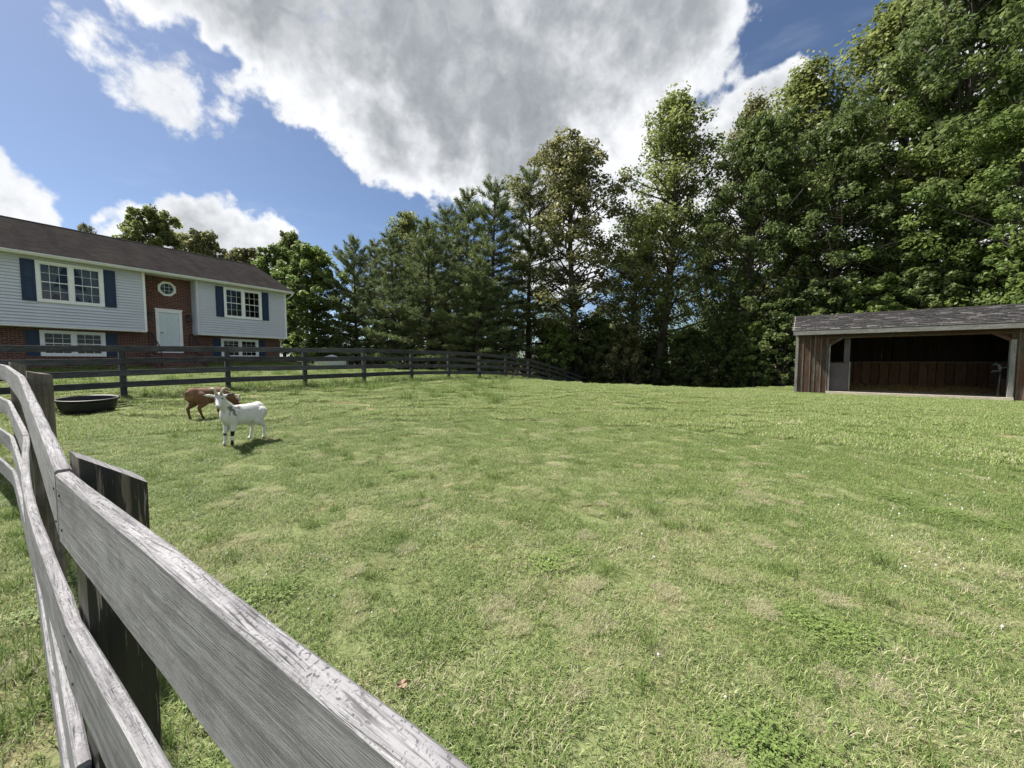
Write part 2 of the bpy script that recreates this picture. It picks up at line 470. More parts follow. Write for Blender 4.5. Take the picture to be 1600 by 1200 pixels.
def ground_mat():
    m, t, b, o = new_mat('grazed turf and bare soil')
    co = t.add('ShaderNodeTexCoord').outputs['Object']
    big = t.noise(co, 0.35, 5, 0.6)
    mid = t.noise(co, 2.3, 6, 0.65)
    fine = t.noise(co, 38, 5, 0.75)
    green = t.ramp(fine, [(0.3, (0.08, 0.1, 0.04)), (0.5, (0.15, 0.18, 0.075)), (0.7, (0.24, 0.265, 0.125))])
    dry = t.ramp(fine, [(0.3, (0.13, 0.10, 0.06)), (0.55, (0.29, 0.235, 0.145)), (0.75, (0.42, 0.36, 0.24))])
    f = t.step(t.math('ADD', t.math('MULTIPLY', big, 0.6), mid), 0.78, 1.02)
    sep = t.add('ShaderNodeSeparateXYZ', {0: co})
    # worn tan strip of the track behind the far fence, forest floor under the trees
    trk = t.math('MULTIPLY', t.step(t.math('ABSOLUTE', t.math('SUBTRACT', t.math('ADD', sep.outputs[1], t.math('MULTIPLY', mid, 0.8)), 23.3)), 1.3, 0.6),
                 t.step(t.math('ABSOLUTE', t.math('ADD', sep.outputs[0], 6.5)), 3.6, 2.6))
    c = t.mix(t.math('MULTIPLY', f, 0.75), green, dry)
    c = t.mix(t.math('MULTIPLY', trk, 0.8), c, (0.36, 0.26, 0.14))
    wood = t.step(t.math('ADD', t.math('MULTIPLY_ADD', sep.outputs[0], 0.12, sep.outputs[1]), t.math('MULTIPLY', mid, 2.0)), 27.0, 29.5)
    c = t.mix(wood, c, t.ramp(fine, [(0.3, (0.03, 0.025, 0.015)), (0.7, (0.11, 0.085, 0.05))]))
    t.set(b, 'Base Color', c)
    b.inputs['Roughness'].default_value = 0.95
    b.inputs['Specular IOR Level'].default_value = 0.1
    bump(t, b, t.math('ADD', fine, t.math('MULTIPLY', mid, 1.5)), 0.7, 0.04)
    return m
ground = link('ground', raw_mesh('ground', np.c_[GX.ravel(), GY.ravel(), GZ], quads), ground_mat(), smooth=True)
ground['kind'] = 'structure'

# ------------------------------------------------------------ house
HA = math.atan2(0.853, 0.523)
house = empty('split_level_house', (-14.17, 24.3, 0), HA)
tag(house, 'split level house with grey siding over red brick and navy shutters', 'house')
T_L, ENT0, ENT1, OV, SB, ST, DEP = -14.2, -6.6, -4.6, 0.6, 2.98, 5.76, 8.6
def wall_with_hole(mb, x0, x1, y0, y1, z0, z1, hole):
    hx0, hx1, hz0, hz1 = hole
    mb.box(x0, hx0, y0, y1, z0, z1); mb.box(hx1, x1, y0, y1, z0, z1)
    mb.box(hx0, hx1, y0, y1, z0, hz0); mb.box(hx0, hx1, y0, y1, hz1, z1)
UPW = [(-9.88, -8.06, 4.0, 5.57), (-3.30, -1.48, 4.0, 5.57)]
LOW = [(-9.80, -7.98, 1.78, 2.78), (-3.28, -1.46, 1.78, 2.76)]
wings = [(T_L, ENT0), (ENT1, 0.0)]
for (x0, x1), hole, low in zip(wings, UPW, LOW):
    mb = MB(); wall_with_hole(mb, x0, x1, 0.03, 0.2, SB, ST, hole)
    mb.build('upper_wall', 'siding', house)
    mb = MB(); mb.box(x0 + .02, x1 - .02, 0.03, 0.9, SB - .07, SB - .002); mb.build('overhang_soffit', 'white', house)
    n = int((ST - SB) / 0.127) + 1
    for i in range(n):
        z0 = SB + i * 0.127; z1 = min(z0 + 0.127, ST)
        spans = [(x0 + .09, x1 - .09)]
        if z1 > hole[2] - .05 and z0 < hole[3] + .05:
            spans = [(x0 + .09, hole[0] - .06), (hole[1] + .06, x1 - .09)]
        for a, c in spans:
            MB().prism([(0.029, z0 + .004), (-.026, z0), (-.028, z0 + .012), (0.022, z1 + .004), (0.029, z1 + .004)], a, c).build('siding_board', 'siding', house)
    for xc in (x0, x1 - .09):
        MB().box(xc, xc + .09, -.036, 0.035, SB - .03, ST).build('corner_trim', 'white' if xc != x0 or x0 == T_L else 'siding', house)
    MB().box(x0, x1, -.015, 0.03, SB - .05, SB - .001).build('base_trim', 'white', house)
    mb = MB(); wall_with_hole(mb, x0, x1 - (0.15 if x1 == 0 else 0), OV, OV + .2, .5, SB - .07, low)
    mb.build('brick_wall', 'brick', house)
# return wall of the right wing towards the entry
MB().box(ENT1 + .002, ENT1 + .15, .2, OV + .2, SB, ST).build('return_wall', 'siding', house)
for i in range(22):
    z0 = SB + i * .127; z1 = min(z0 + .127, ST)
    b = len([0])
    MB().hexa([(ENT1 - .032, .04, z0), (ENT1 + .002, .04, z0), (ENT1 - .032, OV, z0), (ENT1 + .002, OV, z0),
               (ENT1 - .002, .04, z1), (ENT1 + .002, .04, z1), (ENT1 - .002, OV, z1), (ENT1 + .002, OV, z1)]).build('siding_board', 'siding', house)
MB().box(ENT0 - .15, ENT0 - .002, .2, OV + .2, SB, ST).build('return_wall', 'siding', house)
# entry bay in brick, round an octagonal window and the door
mb = MB()
DX0, DX1, DZ0, DZ1 = -6.11, -5.05, 1.95, 4.13
OX, OZ, OR = -5.6, 5.2, 0.36
mb.box(ENT0, DX0, OV + .001, OV + .2, .5, DZ1); mb.box(DX1, ENT1, OV + .001, OV + .2, .5, DZ1); mb.box(DX0, DX1, OV + .001, OV + .2, .5, DZ0)
mb.box(ENT0, OX - OR, OV + .001, OV + .2, DZ1, ST); mb.box(OX + OR, ENT1, OV + .001, OV + .2, DZ1, ST)
mb.box(OX - OR, OX + OR, OV + .001, OV + .2, DZ1, OZ - OR); mb.box(OX - OR, OX + OR, OV + .001, OV + .2, OZ + OR, ST)
k = OR * math.tan(R(22.5))
for sx in (-1, 1):
    for sz in (-1, 1):
        tri = [(OX + sx * OR, OZ + sz * k), (OX + sx * OR, OZ + sz * OR), (OX + sx * k, OZ + sz * OR)]
        b = len(mb.v)
        mb.v += [(x, OV + .001, z) for x, z in tri] + [(x, OV + .2, z) for x, z in tri]
        mb.f += [(b, b + 1, b + 2), (b + 3, b + 5, b + 4), (b, b + 3, b + 4, b + 1), (b + 1, b + 4, b + 5, b + 2), (b + 2, b + 5, b + 3, b)]
mb.build('entry_wall', 'brick', house)
def octring(r0, r1, y0, y1):
    m_ = MB()
    for i in range(8):
        a0, a1 = R(22.5 + 45 * i), R(67.5 + 45 * i)
        q = 1 / math.cos(R(22.5))
        P = [(OX + r * q * math.cos(a), OZ + r * q * math.sin(a)) for r in (r0, r1) for a in (a0, a1)]
        m_.hexa([(P[0][0], y0, P[0][1]), (P[1][0], y0, P[1][1]), (P[0][0], y1, P[0][1]), (P[1][0], y1, P[1][1]),
                 (P[2][0], y0, P[2][1]), (P[3][0], y0, P[3][1]), (P[2][0], y1, P[2][1]), (P[3][0], y1, P[3][1])])
    return m_
ow = octring(.26, .355, OV - .03, OV + .06).build('octagonal_window', 'white', house)
ow['label'] = 'white octagonal window above the front door'
octring(.36, .46, OV - .012, OV + .0).build('brick_surround', 'brick', house)
q = 1 / math.cos(R(22.5))
pm = MB(); pm.v = [(OX + .265 * q * math.cos(R(22.5 + 45 * i)), OV + .03, OZ + .265 * q * math.sin(R(22.5 + 45 * i))) for i in range(8)]; pm.f = [tuple(range(8))]
pm.build('pane', 'glass', ow)
mm = MB()
for s in (-.09, .09):
    mm.box(OX + s - .008, OX + s + .008, OV + .01, OV + .025, OZ - .26, OZ + .26); mm.box(OX - .26, OX + .26, OV + .008, OV + .023, OZ + s - .008, OZ + s + .008)
mm.build('muntin', 'white', ow)
# gable ends, back wall, inner floor and room partition
MB().box(T_L - .0, T_L + .15, .21, DEP, .5, ST).build('end_wall', 'siding', house)
MB().box(-.15, -.001, .21, DEP, SB, ST).build('end_wall', 'siding', house)
MB().box(-.3, -.15, OV + .2, DEP, .5, SB).build('end_wall', 'brick', house)
MB().box(T_L + .15, -.15, DEP - .2, DEP, .5, ST).build('back_wall', 'siding', house)
MB().box(T_L + .15, -.15, OV + .21, DEP - .2, SB - .05, SB + .02).build('inner_floor', 'interior', house)
MB().box(T_L + .15, -.15, 3.5, 3.6, SB + .02, ST - .01).build('partition', 'interior', house)
MB().box(T_L + .15, -.31, 3.5, 3.6, .5, SB - .06).build('partition', 'interior', house)
MB().box(T_L + .16, -.16, OV + .21, DEP - .2, ST - .06, ST - .002).build('ceiling_board', 'interior', house)
for x in (0.0, T_L):
    g = MB(); g.prism([(.1, ST + .001), (DEP - .1, ST + .001), (DEP / 2, 7.98)], x - (.16 if x == 0 else -.16), x - (.01 if x == 0 else -.01))
    g.build('gable_wall', 'siding', house)
# windows
def double_window(x0, x1, z0, z1, y, rows, curtain):
    fw, mid = .085, .13
    fr = MB()
    fr.box(x0 - .06, x1 + .06, y - .045, y + .1, z1 - fw + .03, z1 + .05); fr.box(x0 - .06, x1 + .06, y - .05, y + .1, z0 - .05, z0 + fw - .03)
    fr.box(x0 - .06, x0 + fw - .03, y - .04, y + .1, z0 + fw - .03, z1 - fw + .03); fr.box(x1 - fw + .03, x1 + .06, y - .04, y + .1, z0 + fw - .03, z1 - fw + .03)
    xm = (x0 + x1) / 2
    fr.box(xm - mid / 2, xm + mid / 2, y - .038, y + .1, z0 + fw - .03, z1 - fw + .03)
    win = fr.build('window', 'white', house)
    for a, b_ in ((x0 + fw - .03, xm - mid / 2), (xm + mid / 2, x1 - fw + .03)):
        za, zb = z0 + fw - .03, z1 - fw + .03
        zm = (za + zb) / 2
        sash = MB()
        sash.box(a, b_, y - .005, y + .05, zm - .018, zm + .018)
        for xx in (a, b_ - .03):
            sash.box(xx, xx + .03, y - .003, y + .05, za, zb)
        for zz in (za, zb - .03):
            sash.box(a + .03, b_ - .03, y - .004, y + .05, zz, zz + .03)
        sash.build('sash', 'white', win)
        for c0, c1 in ((za, zm - .018), (zm + .018, zb)):
            MB().box(a + .03, b_ - .03, y + .03, y + .034, c0 + .0, c1).build('pane', 'glass', win)
        g = MB()
        for i in (1, 2):
            xx = a + (b_ - a) * i / 3
            g.box(xx - .006, xx + .006, y + .012, y + .028, za, zb)
        for i in range(1, rows):
            if i * 2 == rows:
                continue
            zz = za + (zb - za) * i / rows
            g.box(a + .03, b_ - .03, y + .01, y + .026, zz - .006, zz + .006)
        g.build('muntin', 'white', win)
    if curtain:
        for side in ((0, 1) if curtain == 1 else (0, 1, 2)):
            cv, cf = [], []
            nz, nxx = 14, 16
            for j in range(nz + 1):
                tz = j / nz
                for i in range(nxx + 1):
                    tx = i / nxx
                    wd = (.72 - .45 * tz ** .7)
                    if side == 0: xx = x0 + .04 + wd * tx
                    elif side == 1: xx = x1 - .04 - wd * tx
                    else: xx = x0 + .05 + (x1 - x0 - .1) * tx
                    zz = z1 - .05 - tz * (z1 - z0 - .1) * (1 if side < 2 else .5)
                    if side == 2: zz = z0 + .62 - tz * (.42 + .12 * math.sin(tx * 19)) + .05 * math.sin(tx * 23 + 1)
                    cv.append((xx, y + .17 + .03 * math.sin(tx * 25 + tz * 2) + (.06 if side == 2 else 0), zz))
            for j in range(nz):
                for i in range(nxx):
                    a_ = j * (nxx + 1) + i
                    cf.append((a_, a_ + 1, a_ + nxx + 2, a_ + nxx + 1))
            cm = MB(); cm.v, cm.f = cv, cf
            cm.build('curtain', 'curtain', win, smooth=True)
    return win
double_window(*UPW[0], 0.0, 4, 2)
double_window(*UPW[1], 0.0, 4, 0)
double_window(*LOW[0], OV, 4, 0)
double_window(*LOW[1], OV, 4, 0)
def shutter(x0, x1, z0, z1, y):
    s = MB().box(x0, x1, y - .02, y - .002, z0, z1).build('shutter', 'shutter', house)
    zm = (z0 + z1) / 2
    for (a, b_) in ((z0 + .05, zm - .03), (zm + .03, z1 - .05)):
        MB().hexa([(x0 + .05, y - .021, a), (x1 - .05, y - .021, a), (x0 + .05, y - .019, a), (x1 - .05, y - .019, a),
                   (x0 + .05, y - .021, b_), (x1 - .05, y - .021, b_), (x0 + .05, y - .019, b_), (x1 - .05, y - .019, b_)])
        f = MB()
        f.box(x0 + .04, x1 - .04, y - .034, y - .0205, a, a + .025); f.box(x0 + .04, x1 - .04, y - .034, y - .0205, b_ - .025, b_)
        f.box(x0 + .04, x0 + .065, y - .034, y - .0205, a + .025, b_ - .025); f.box(x1 - .065, x1 - .04, y - .034, y - .0205, a + .025, b_ - .025)
        f.box(x0 + .09, x1 - .09, y - .03, y - .0205, a + .05, b_ - .05)
        f.build('shutter_panel', 'shutter', s)
for (x0, x1, z0, z1), y in ((UPW[0], -.03), (UPW[1], -.03), (LOW[0], OV), (LOW[1], OV)):
    shutter(x0 - .44, x0 - .065, z0 - .04, z1 + .04, y); shutter(x1 + .065, x1 + .44, z0 - .04, z1 + .04, y)
# roof, soffit, fascia, gutter, downspout
rx0, rx1 = T_L - .3, .3
ey, ez, ry, rz_ = -.36, 5.86, DEP / 2, 8.1
slope = (rz_ - ez) / (ry - ey)
rf = MB()
rf.prism([(ey, ez), (ry, rz_), (ry, rz_ - .05), (ey, ez - .05)], rx0, rx1)
rf.prism([(ry, rz_), (2 * ry - ey, ez), (2 * ry - ey, ez - .05), (ry, rz_ - .05)], rx0, rx1)
roof = rf.build('roof', 'roof', house)
MB().prism([(ry - .15, rz_ - .05), (ry, rz_ + .03), (ry + .15, rz_ - .05), (ry, rz_ + .005)], rx0, rx1).build('ridge_cap', 'roof', roof)
MB().box(rx0 + .02, rx1 - .02, ey + .03, OV, ST + .001, ST + .02).build('soffit', 'white', house)
MB().box(rx0 + .01, rx1 - .01, ey + .005, ey + .028, ST - .02, ez - .052).build('fascia', 'white', house)
gt = MB(); gt.prism([(ey + .004, ez - .02), (ey - .1, ez - .02), (ey - .11, ez - .05), (ey - .06, ez - .14), (ey + .004, ez - .14)], rx0, rx1)
gt.build('gutter', 'gutter', house)
for s in (0, 1):
    a, b_ = (ey, ry) if s == 0 else (2 * ry - ey, ry)
    for xx in (rx1 - .03, rx0):
        m_ = MB(); m_.prism([(a, ez - .055), (b_, rz_ - .055), (b_, rz_ - .2), (a, ez - .2)], xx, xx + .03); m_.build('rake_board', 'white', house)
MB().tube([(.18, ey - .05, ez - .14), (.18, ey - .05, ez - .24), (.06, .06, ez - .5), (.04, .1, ez - .6), (.04, .1, SB), (-.1, OV - .04, SB - .25), (-.1, OV - .04, 1.2)], .035, 6).build('downspout', 'white', house)
# front door with frame and lanterns, stoop, rails
dr = MB()
dr.box(DX0, DX0 + .13, OV - .04, OV + .15, DZ0, DZ1); dr.box(DX1 - .13, DX1, OV - .04, OV + .15, DZ0, DZ1)
dr.box(DX0 + .13, DX1 - .13, OV - .038, OV + .15, DZ1 - .13, DZ1); dr.box(DX0 + .13, DX1 - .13, OV - .06, OV + .15, DZ0, DZ0 + .05)
dr.box(DX0 - .03, DX1 + .03, OV - .055, OV - .0, DZ1, DZ1 + .05)
door = dr.build('front_door', 'white', house)
door['label'] = 'pale panelled front door in a wide white frame'
MB().box(DX0 + .13, DX1 - .13, OV + .02, OV + .06, DZ0 + .05, DZ1 - .13).build('door_slab', 'door', door)
xm = (DX0 + DX1) / 2
for px in (xm - .19, xm + .19):
    for (a, b_) in ((.2, .75), (.88, 1.45), (1.55, 1.85)):
        f = MB(); a += DZ0; b_ += DZ0
        f.box(px - .13, px + .13, OV + .008, OV + .019, a, a + .025); f.box(px - .13, px + .13, OV + .008, OV + .019, b_ - .025, b_)
        f.box(px - .13, px - .105, OV + .008, OV + .019, a + .025, b_ - .025); f.box(px + .105, px + .13, OV + .008, OV + .019, a + .025, b_ - .025)
        f.build('door_panel', 'door', door)
MB().tube([(xm - .34, OV + .019, DZ0 + 1.02), (xm - .34, OV - .03, DZ0 + 1.02), (xm - .25, OV - .035, DZ0 + 1.02)], .018, 8).build('door_handle', 'iron', door)
MB().tube([(xm, OV + .019, DZ0 + 1.5), (xm, OV + .01, DZ0 + 1.5)], .015, 8).build('peephole', 'iron', door)
for lx in (-6.38, -4.83):
    ln = MB(); ln.box(lx - .05, lx + .05, OV - .02, OV, 3.72, 3.95); ln.tube([(lx, OV - .01, 3.88), (lx, OV - .1, 3.98), (lx, OV - .14, 3.9)], .012, 6)
    for sx in (-.06, .05):
        for sy in (-.2, -.09):
            ln.box(lx + sx, lx + sx + .01, OV + sy, OV + sy + .01, 3.62, 3.84)
    ln.hexa([(lx - .08, OV - .22, 3.84), (lx + .08, OV - .22, 3.84), (lx - .08, OV - .06, 3.84), (lx + .08, OV - .06, 3.84), (lx - .02, OV - .16, 3.93), (lx + .02, OV - .16, 3.93), (lx - .02, OV - .12, 3.93), (lx + .02, OV - .12, 3.93)])
    ln.box(lx - .065, lx + .065, OV - .205, OV - .075, 3.59, 3.62)
    lo_ = ln.build('wall_lantern', 'iron', house)
    MB().box(lx - .048, lx + .048, OV - .188, OV - .092, 3.62, 3.84).build('pane', 'glass', lo_)
sm = MB(); sm.box(-6.55, -4.65, -.1, OV - .001, .5, 1.91)
stoop = sm.build('stoop', 'brick', house)
for i in range(4):
    MB().box(-6.5, -4.7, -.1 - .29 * (i + 1), -.1 - .29 * i - .001, .5, 1.91 - .165 * (i + 1)).build('step', 'brick', stoop)
for rx in (-6.42, -4.78):
    m_ = MB()
    m_.tube([(rx, OV - .1, 2.92), (rx, .1, 2.92), (rx, -1.05, 2.1)], .022, 6)
    m_.tube([(rx, OV - .1, 1.9), (rx, OV - .1, 2.92)], .018, 6); m_.tube([(rx, .1, 1.9), (rx, .1, 2.92)], .018, 6); m_.tube([(rx, -1.05, 1.1), (rx, -1.05, 2.12)], .018, 6)
    m_.tube([(rx, .1, 2.05), (rx, -1.05, 1.25)], .012, 5)
    for i in range(1, 9):
        yy = .1 - 1.15 * i / 9; m_.tube([(rx, yy, 2.05 - .8 * i / 9), (rx, yy, 2.92 - .82 * i / 9)], .007, 4)
    m_.build('handrail', 'iron', house)

# ------------------------------------------------------------ timber sweeps for the fences
def sweep(name, pts, hh, th, side, m, parent, jit=0.0, seed=0):
    """board whose near face top edge follows pts; thickness goes to side (+1 right of travel)"""
    r = random.Random(seed)
    pts = [Vector(p) for p in pts]
    # resample
    P = []
    for a, b_ in zip(pts[:-1], pts[1:]):
        n = max(1, int((b_ - a).length / 0.12)) if jit else 1
        P += [a.lerp(b_, i / n) for i in range(n)]
    P.append(pts[-1])
    c = 0.0035 if jit else 0.006
    prof = [(c, 0), (th - c, 0), (th, -c), (th, -hh + c), (th - c, -hh), (c, -hh), (0, -hh + c), (0, -c)]
    per = [0]
    for i in range(8):
        a, b_ = prof[i], prof[(i + 1) % 8]
        per.append(per[-1] + math.hypot(a[0] - b_[0], a[1] - b_[1]))
    V, Fc, UVs = [], [], []
    L = 0
    lens = []
    for i, p in enumerate(P):
        d = P[min(i + 1, len(P) - 1)] - P[max(i - 1, 0)]
        d.z = 0; d.normalize()
        nrm = Vector((d.y, -d.x, 0)) * side
        if i: L += (P[i] - P[i - 1]).length
        lens.append(L)
        w1, w2 = r.uniform(-1, 1) * jit, r.uniform(-1, 1) * jit
        for j, (s, z) in enumerate(prof):
            V.append(tuple(p + nrm * (s + (w2 * .6 if 0 < j < 4 else -w2 * .3)) + Vector((0, 0, z + (w1 if j in (0, 1, 2, 7) else w2)))))
    for i in range(len(P) - 1):
        for j in range(8):
            k2 = (j + 1) % 8
            Fc.append((i * 8 + j, i * 8 + k2, (i + 1) * 8 + k2, (i + 1) * 8 + j))
            UVs += [(lens[i], per[j]), (lens[i], per[j + 1]), (lens[i + 1], per[j + 1]), (lens[i + 1], per[j])]
    e = (len(P) - 1) * 8
    Fc.append(tuple(range(8))); UVs += [(s * 2, z) for s, z in prof]
    Fc.append(tuple(e + j for j in reversed(range(8)))); UVs += [(s * 2, z) for s, z in reversed(prof)]
    me = bpy.data.meshes.new(name)
    me.from_pydata(V, [], Fc)
    l = me.uv_layers.new(name='UVMap')
    l.data.foreach_set('uv', np.array(UVs, np.float32).ravel())
    import bmesh
    bm = bmesh.new(); bm.from_mesh(me); bmesh.ops.recalc_face_normals(bm, faces=bm.faces); bm.to_mesh(me); bm.free()
    return link(name, me, m, parent)

def post(name, base, d, wl, wd, z0, zt0, zt1, m, parent, seed=0, segs=1):
    """post: wl along the fence (d), wd deep from the fence line to the right; top slants from zt0 at the boards to zt1"""
    r = random.Random(seed)
    d = Vector((d[0], d[1], 0)).normalized(); nrm = Vector((d.y, -d.x, 0))
    b = Vector((base[0], base[1], 0))
    mb = MB(); V = []; uv = []
    zs = [z0, (z0 + zt0) / 2, zt0]
    corners = [(-wl / 2, 0), (-wl / 6, -.0), (wl / 6, 0), (wl / 2, 0), (wl / 2 + .004, wd / 3), (wl / 2 + .004, wd * 2 / 3), (wl / 2, wd), (0, wd + .006), (-wl / 2, wd), (-wl / 2 - .004, wd / 2)]
    k = len(corners)
    for i, z in enumerate(zs):
        for (a, n) in corners:
            zz = z if i < 2 else zt0 + (zt1 - zt0) * n / wd + r.uniform(-.004, .004)
            V.append(tuple(b + d * (a + r.uniform(-.002, .002)) + nrm * (n + r.uniform(-.002, .002)) + Vector((0, 0, zz))))
    Fc = []; U = []
    acc = [0]
    for j in range(k):
        a, c = corners[j], corners[(j + 1) % k]
        acc.append(acc[-1] + math.hypot(a[0] - c[0], a[1] - c[1]))
    for i in range(2):
        for j in range(k):
            j2 = (j + 1) % k
            Fc.append((i * k + j, i * k + j2, (i + 1) * k + j2, (i + 1) * k + j))
            za, zb = zs[i], zs[i + 1]
            U += [(za, acc[j]), (za, acc[j + 1]), (zb, acc[j + 1]), (zb, acc[j])]
    Fc.append(tuple(2 * k + j for j in range(k))); U += [(a * .3, n) for a, n in corners]
    Fc.append(tuple(j for j in reversed(range(k)))); U += [(a, n) for a, n in reversed(corners)]
    me = bpy.data.meshes.new(name)
    me.from_pydata(V, [], Fc)
    l = me.uv_layers.new(name='UVMap')
    l.data.foreach_set('uv', np.array(U, np.float32).ravel())
    import bmesh
    bm = bmesh.new(); bm.from_mesh(me); bmesh.ops.recalc_face_normals(bm, faces=bm.faces); bm.to_mesh(me); bm.free()
    o = link(name, me, m, parent)
    if m == 'post_black':      # bare weathered end grain on top
        me.materials.append(M['fence_grey'])
        me.polygons[len(Fc) - 2].material_index = 1
    return o

# ------------------------------------------------------------ near fence
J = W(85.5, 740, .71)
vd = ray(-121, 562); vd.z = 0; vd.normalize()
N1 = J
N0 = J - vd * 2.42; N0.z = J.z - .0
N2 = W(29, 590, 1.93)
N3 = W(7, 572, 3.2)
N4 = Vector((-6.3, 4.45, 1.53))
N5 = Vector((-8.7, 5.95, 1.65))
N6 = Vector((-11.1, 7.5, 1.78))
NP = [N0, N1, N2, N3, N4, N5, N6]
nf = empty('board_fence', (N1.x, N1.y, 0))
tag(nf, 'silver weathered four board fence running past the lower left corner', 'fence')
def rel(p, dz=0.0):
    return Vector((p.x - N1.x, p.y - N1.y, p.z + dz))
NS = 18
_q = [NP[i].lerp(NP[i + 1], k / NS) for i in range(6) for k in range(NS)] + [NP[6].copy()]
_q = _q[:NS + 4] + [(_q[i - 1] + _q[i] * 2 + _q[i + 1]) / 4 for i in range(NS + 4, len(_q) - 1)] + [_q[-1]]
def run(a, b_):
    return [p.copy() for p in _q[a * NS:b_ * NS + 1]]
rows_break = {0: [0, 1, 3, 5, 6], 1: [0, 2, 4, 6], 2: [0, 1, 3, 5, 6], 3: [0, 2, 4, 6]}
for r_i in range(4):
    br = rows_break[r_i]
    for a, b_ in zip(br[:-1], br[1:]):
        pts = [rel(p_, -.297 * r_i) for p_ in run(a, b_)]
        if r_i == 1 and a == 0:      # this long board has warped outwards between its posts
            for k_ in range(NS, 2 * NS + 1):
                t_ = (k_ - NS) / NS
                pts[k_] = pts[k_] + Vector((-.595, -.80, 0)) * .026 * math.sin(math.pi * t_) ** 1.2
        # small gaps at the butt joints, and boards not quite in line
        d0 = (pts[1] - pts[0]).normalized() * .004
        pts[0] = pts[0] + d0; pts[-1] = pts[-1] - (pts[-1] - pts[-2]).normalized() * .003
        dz = [0, .004, -.008, .006][(r_i + a) % 4] if r_i else (.0 if a == 0 else .006)
        pts = [p + Vector((0, 0, dz)) for p in pts]
        sweep('board', pts, .131, .0215, 1, 'fence_grey', nf, jit=.0014, seed=r_i * 10 + a)
for i, p in enumerate(NP):
    d = (NP[min(i + 1, 6)] - NP[max(i - 1, 0)])
    d = Vector((d.x, d.y, 0)).normalized()
    nrm = Vector((d.y, -d.x, 0))
    base = rel(p) + nrm * .025
    top = p.z
    post('post', base, d, .12 if i == 1 else .14, .09 if i == 1 else .08, gz(p.x, p.y) - .3, top + .03, top - .035 if i == 1 else top + .012, 'post_black' if i == 1 else 'post_grey', nf, seed=i)

# nail heads where the boards cross the posts
for i in range(0, 6):
    d = (NP[min(i + 1, 6)] - NP[max(i - 1, 0)]); d = Vector((d.x, d.y, 0)).normalized(); nrm = Vector((d.y, -d.x, 0))
    for r_i in range(4):
        for da in (-.035, .035):
            for dz in (-.035, -.10):
                c_ = rel(NP[i], -.297 * r_i + dz) + d * da
                MB().tube([c_ + nrm * .004, c_ - nrm * .0006], .0032, 8).build('nail', 'hydrant_metal', nf)

# ------------------------------------------------------------ far fence
FP = [(195, 622, 9.63), (358, 609.5, 11.36), (478.4, 604.5, 12.8), (571, 599, 14.4), (645, 594.6, 16.6), (702.8, 592.5, 17.9), (751, 592, 19.5), (792, 592.3, 21.4)]
FPTS = [W(u, v, y) for u, v, y in FP]
FPTS += [Vector((1.06, 23.5, .36)), Vector((2.55, 25.5, -.02)), Vector((3.9, 27.5, -.44)), Vector((5.3, 29.5, -.93)), Vector((6.7, 31.4, -1.3))]
dd = (FPTS[0] - FPTS[1]); dd.z = 0; dd.normalize()
for i in range(3):
    q_ = FPTS[0] + dd * 2.3
    q_.z = gz(q_.x, q_.y)
    FPTS.insert(0, q_)
FPTS = [Vector((p.x, p.y, gz(p.x, p.y))) for p in FPTS]
ff = empty('board_fence', (FPTS[3].x, FPTS[3].y, FPTS[3].z))
tag(ff, 'dark stained four board fence crossing the paddock in front of the house', 'fence')
def relf(p, dz=0.0):
    return Vector((p.x - FPTS[3].x, p.y - FPTS[3].y, p.z - FPTS[3].z + dz))
n_f = len(FPTS)
for r_i in range(4):
    cuts = list(range(r_i % 2, n_f, 2))
    if cuts[0] != 0: cuts = [0] + cuts
    if cuts[-1] != n_f - 1: cuts.append(n_f - 1)
    for a, b_ in zip(cuts[:-1], cuts[1:]):
        rr = random.Random(r_i * 50 + a)
        pts = [relf(FPTS[i], 1.3 - .30 * r_i + rr.uniform(-.012, .012)) for i in range(a, b_ + 1)]
        pts[0] = pts[0] + (pts[1] - pts[0]).normalized() * .005
        sweep('board', pts, .15, .025, -1, 'fence_dark', ff, seed=r_i * 20 + a)
for i, p in enumerate(FPTS):
    d = FPTS[min(i + 1, n_f - 1)] - FPTS[max(i - 1, 0)]
    d = -Vector((d.x, d.y, 0)).normalized()
    nrm = Vector((d.y, -d.x, 0))
    rr = random.Random(i)
    post('post', relf(p) + nrm * .027, d, .12, .11, -.3 + relf(p).z, relf(p).z + 1.31 + rr.uniform(-.01, .04), relf(p).z + 1.3, 'fence_dark', ff, seed=i + 40)

# ------------------------------------------------------------ run-in shed
SA = math.atan2(-.606, .795)
SZ = .26
shed = empty('run_in_shed', (11.84, 16.0, SZ), SA)
tag(shed, 'open fronted timber horse shed with mossy shingle roof', 'shed')
SL, SD, SH = 6.75, 3.6, 2.32
OP0, OP1 = 1.04, 5.62
def plank(x0, x1, y0, y1, z0, z1, m='shed_wood', name='plank', vert=True, parent=shed):
    """a plank with its own centre, UV u along the grain"""
    cx, cy, cz = (x0 + x1) / 2, (y0 + y1) / 2, (z0 + z1) / 2
    mb = MB().box(x0 - cx, x1 - cx, y0 - cy, y1 - cy, z0 - cz, z1 - cz)
    me = mb.mesh(name)
    if vert:
        l = me.uv_layers[0].data
        a = np.empty(len(l) * 2, np.float32); l.foreach_get('uv', a); a = a.reshape(-1, 2)[:, ::-1].copy(); l.foreach_set('uv', a.ravel())
    return link(name, me, m, parent, loc=(cx, cy, cz))
rs = random.Random(5)
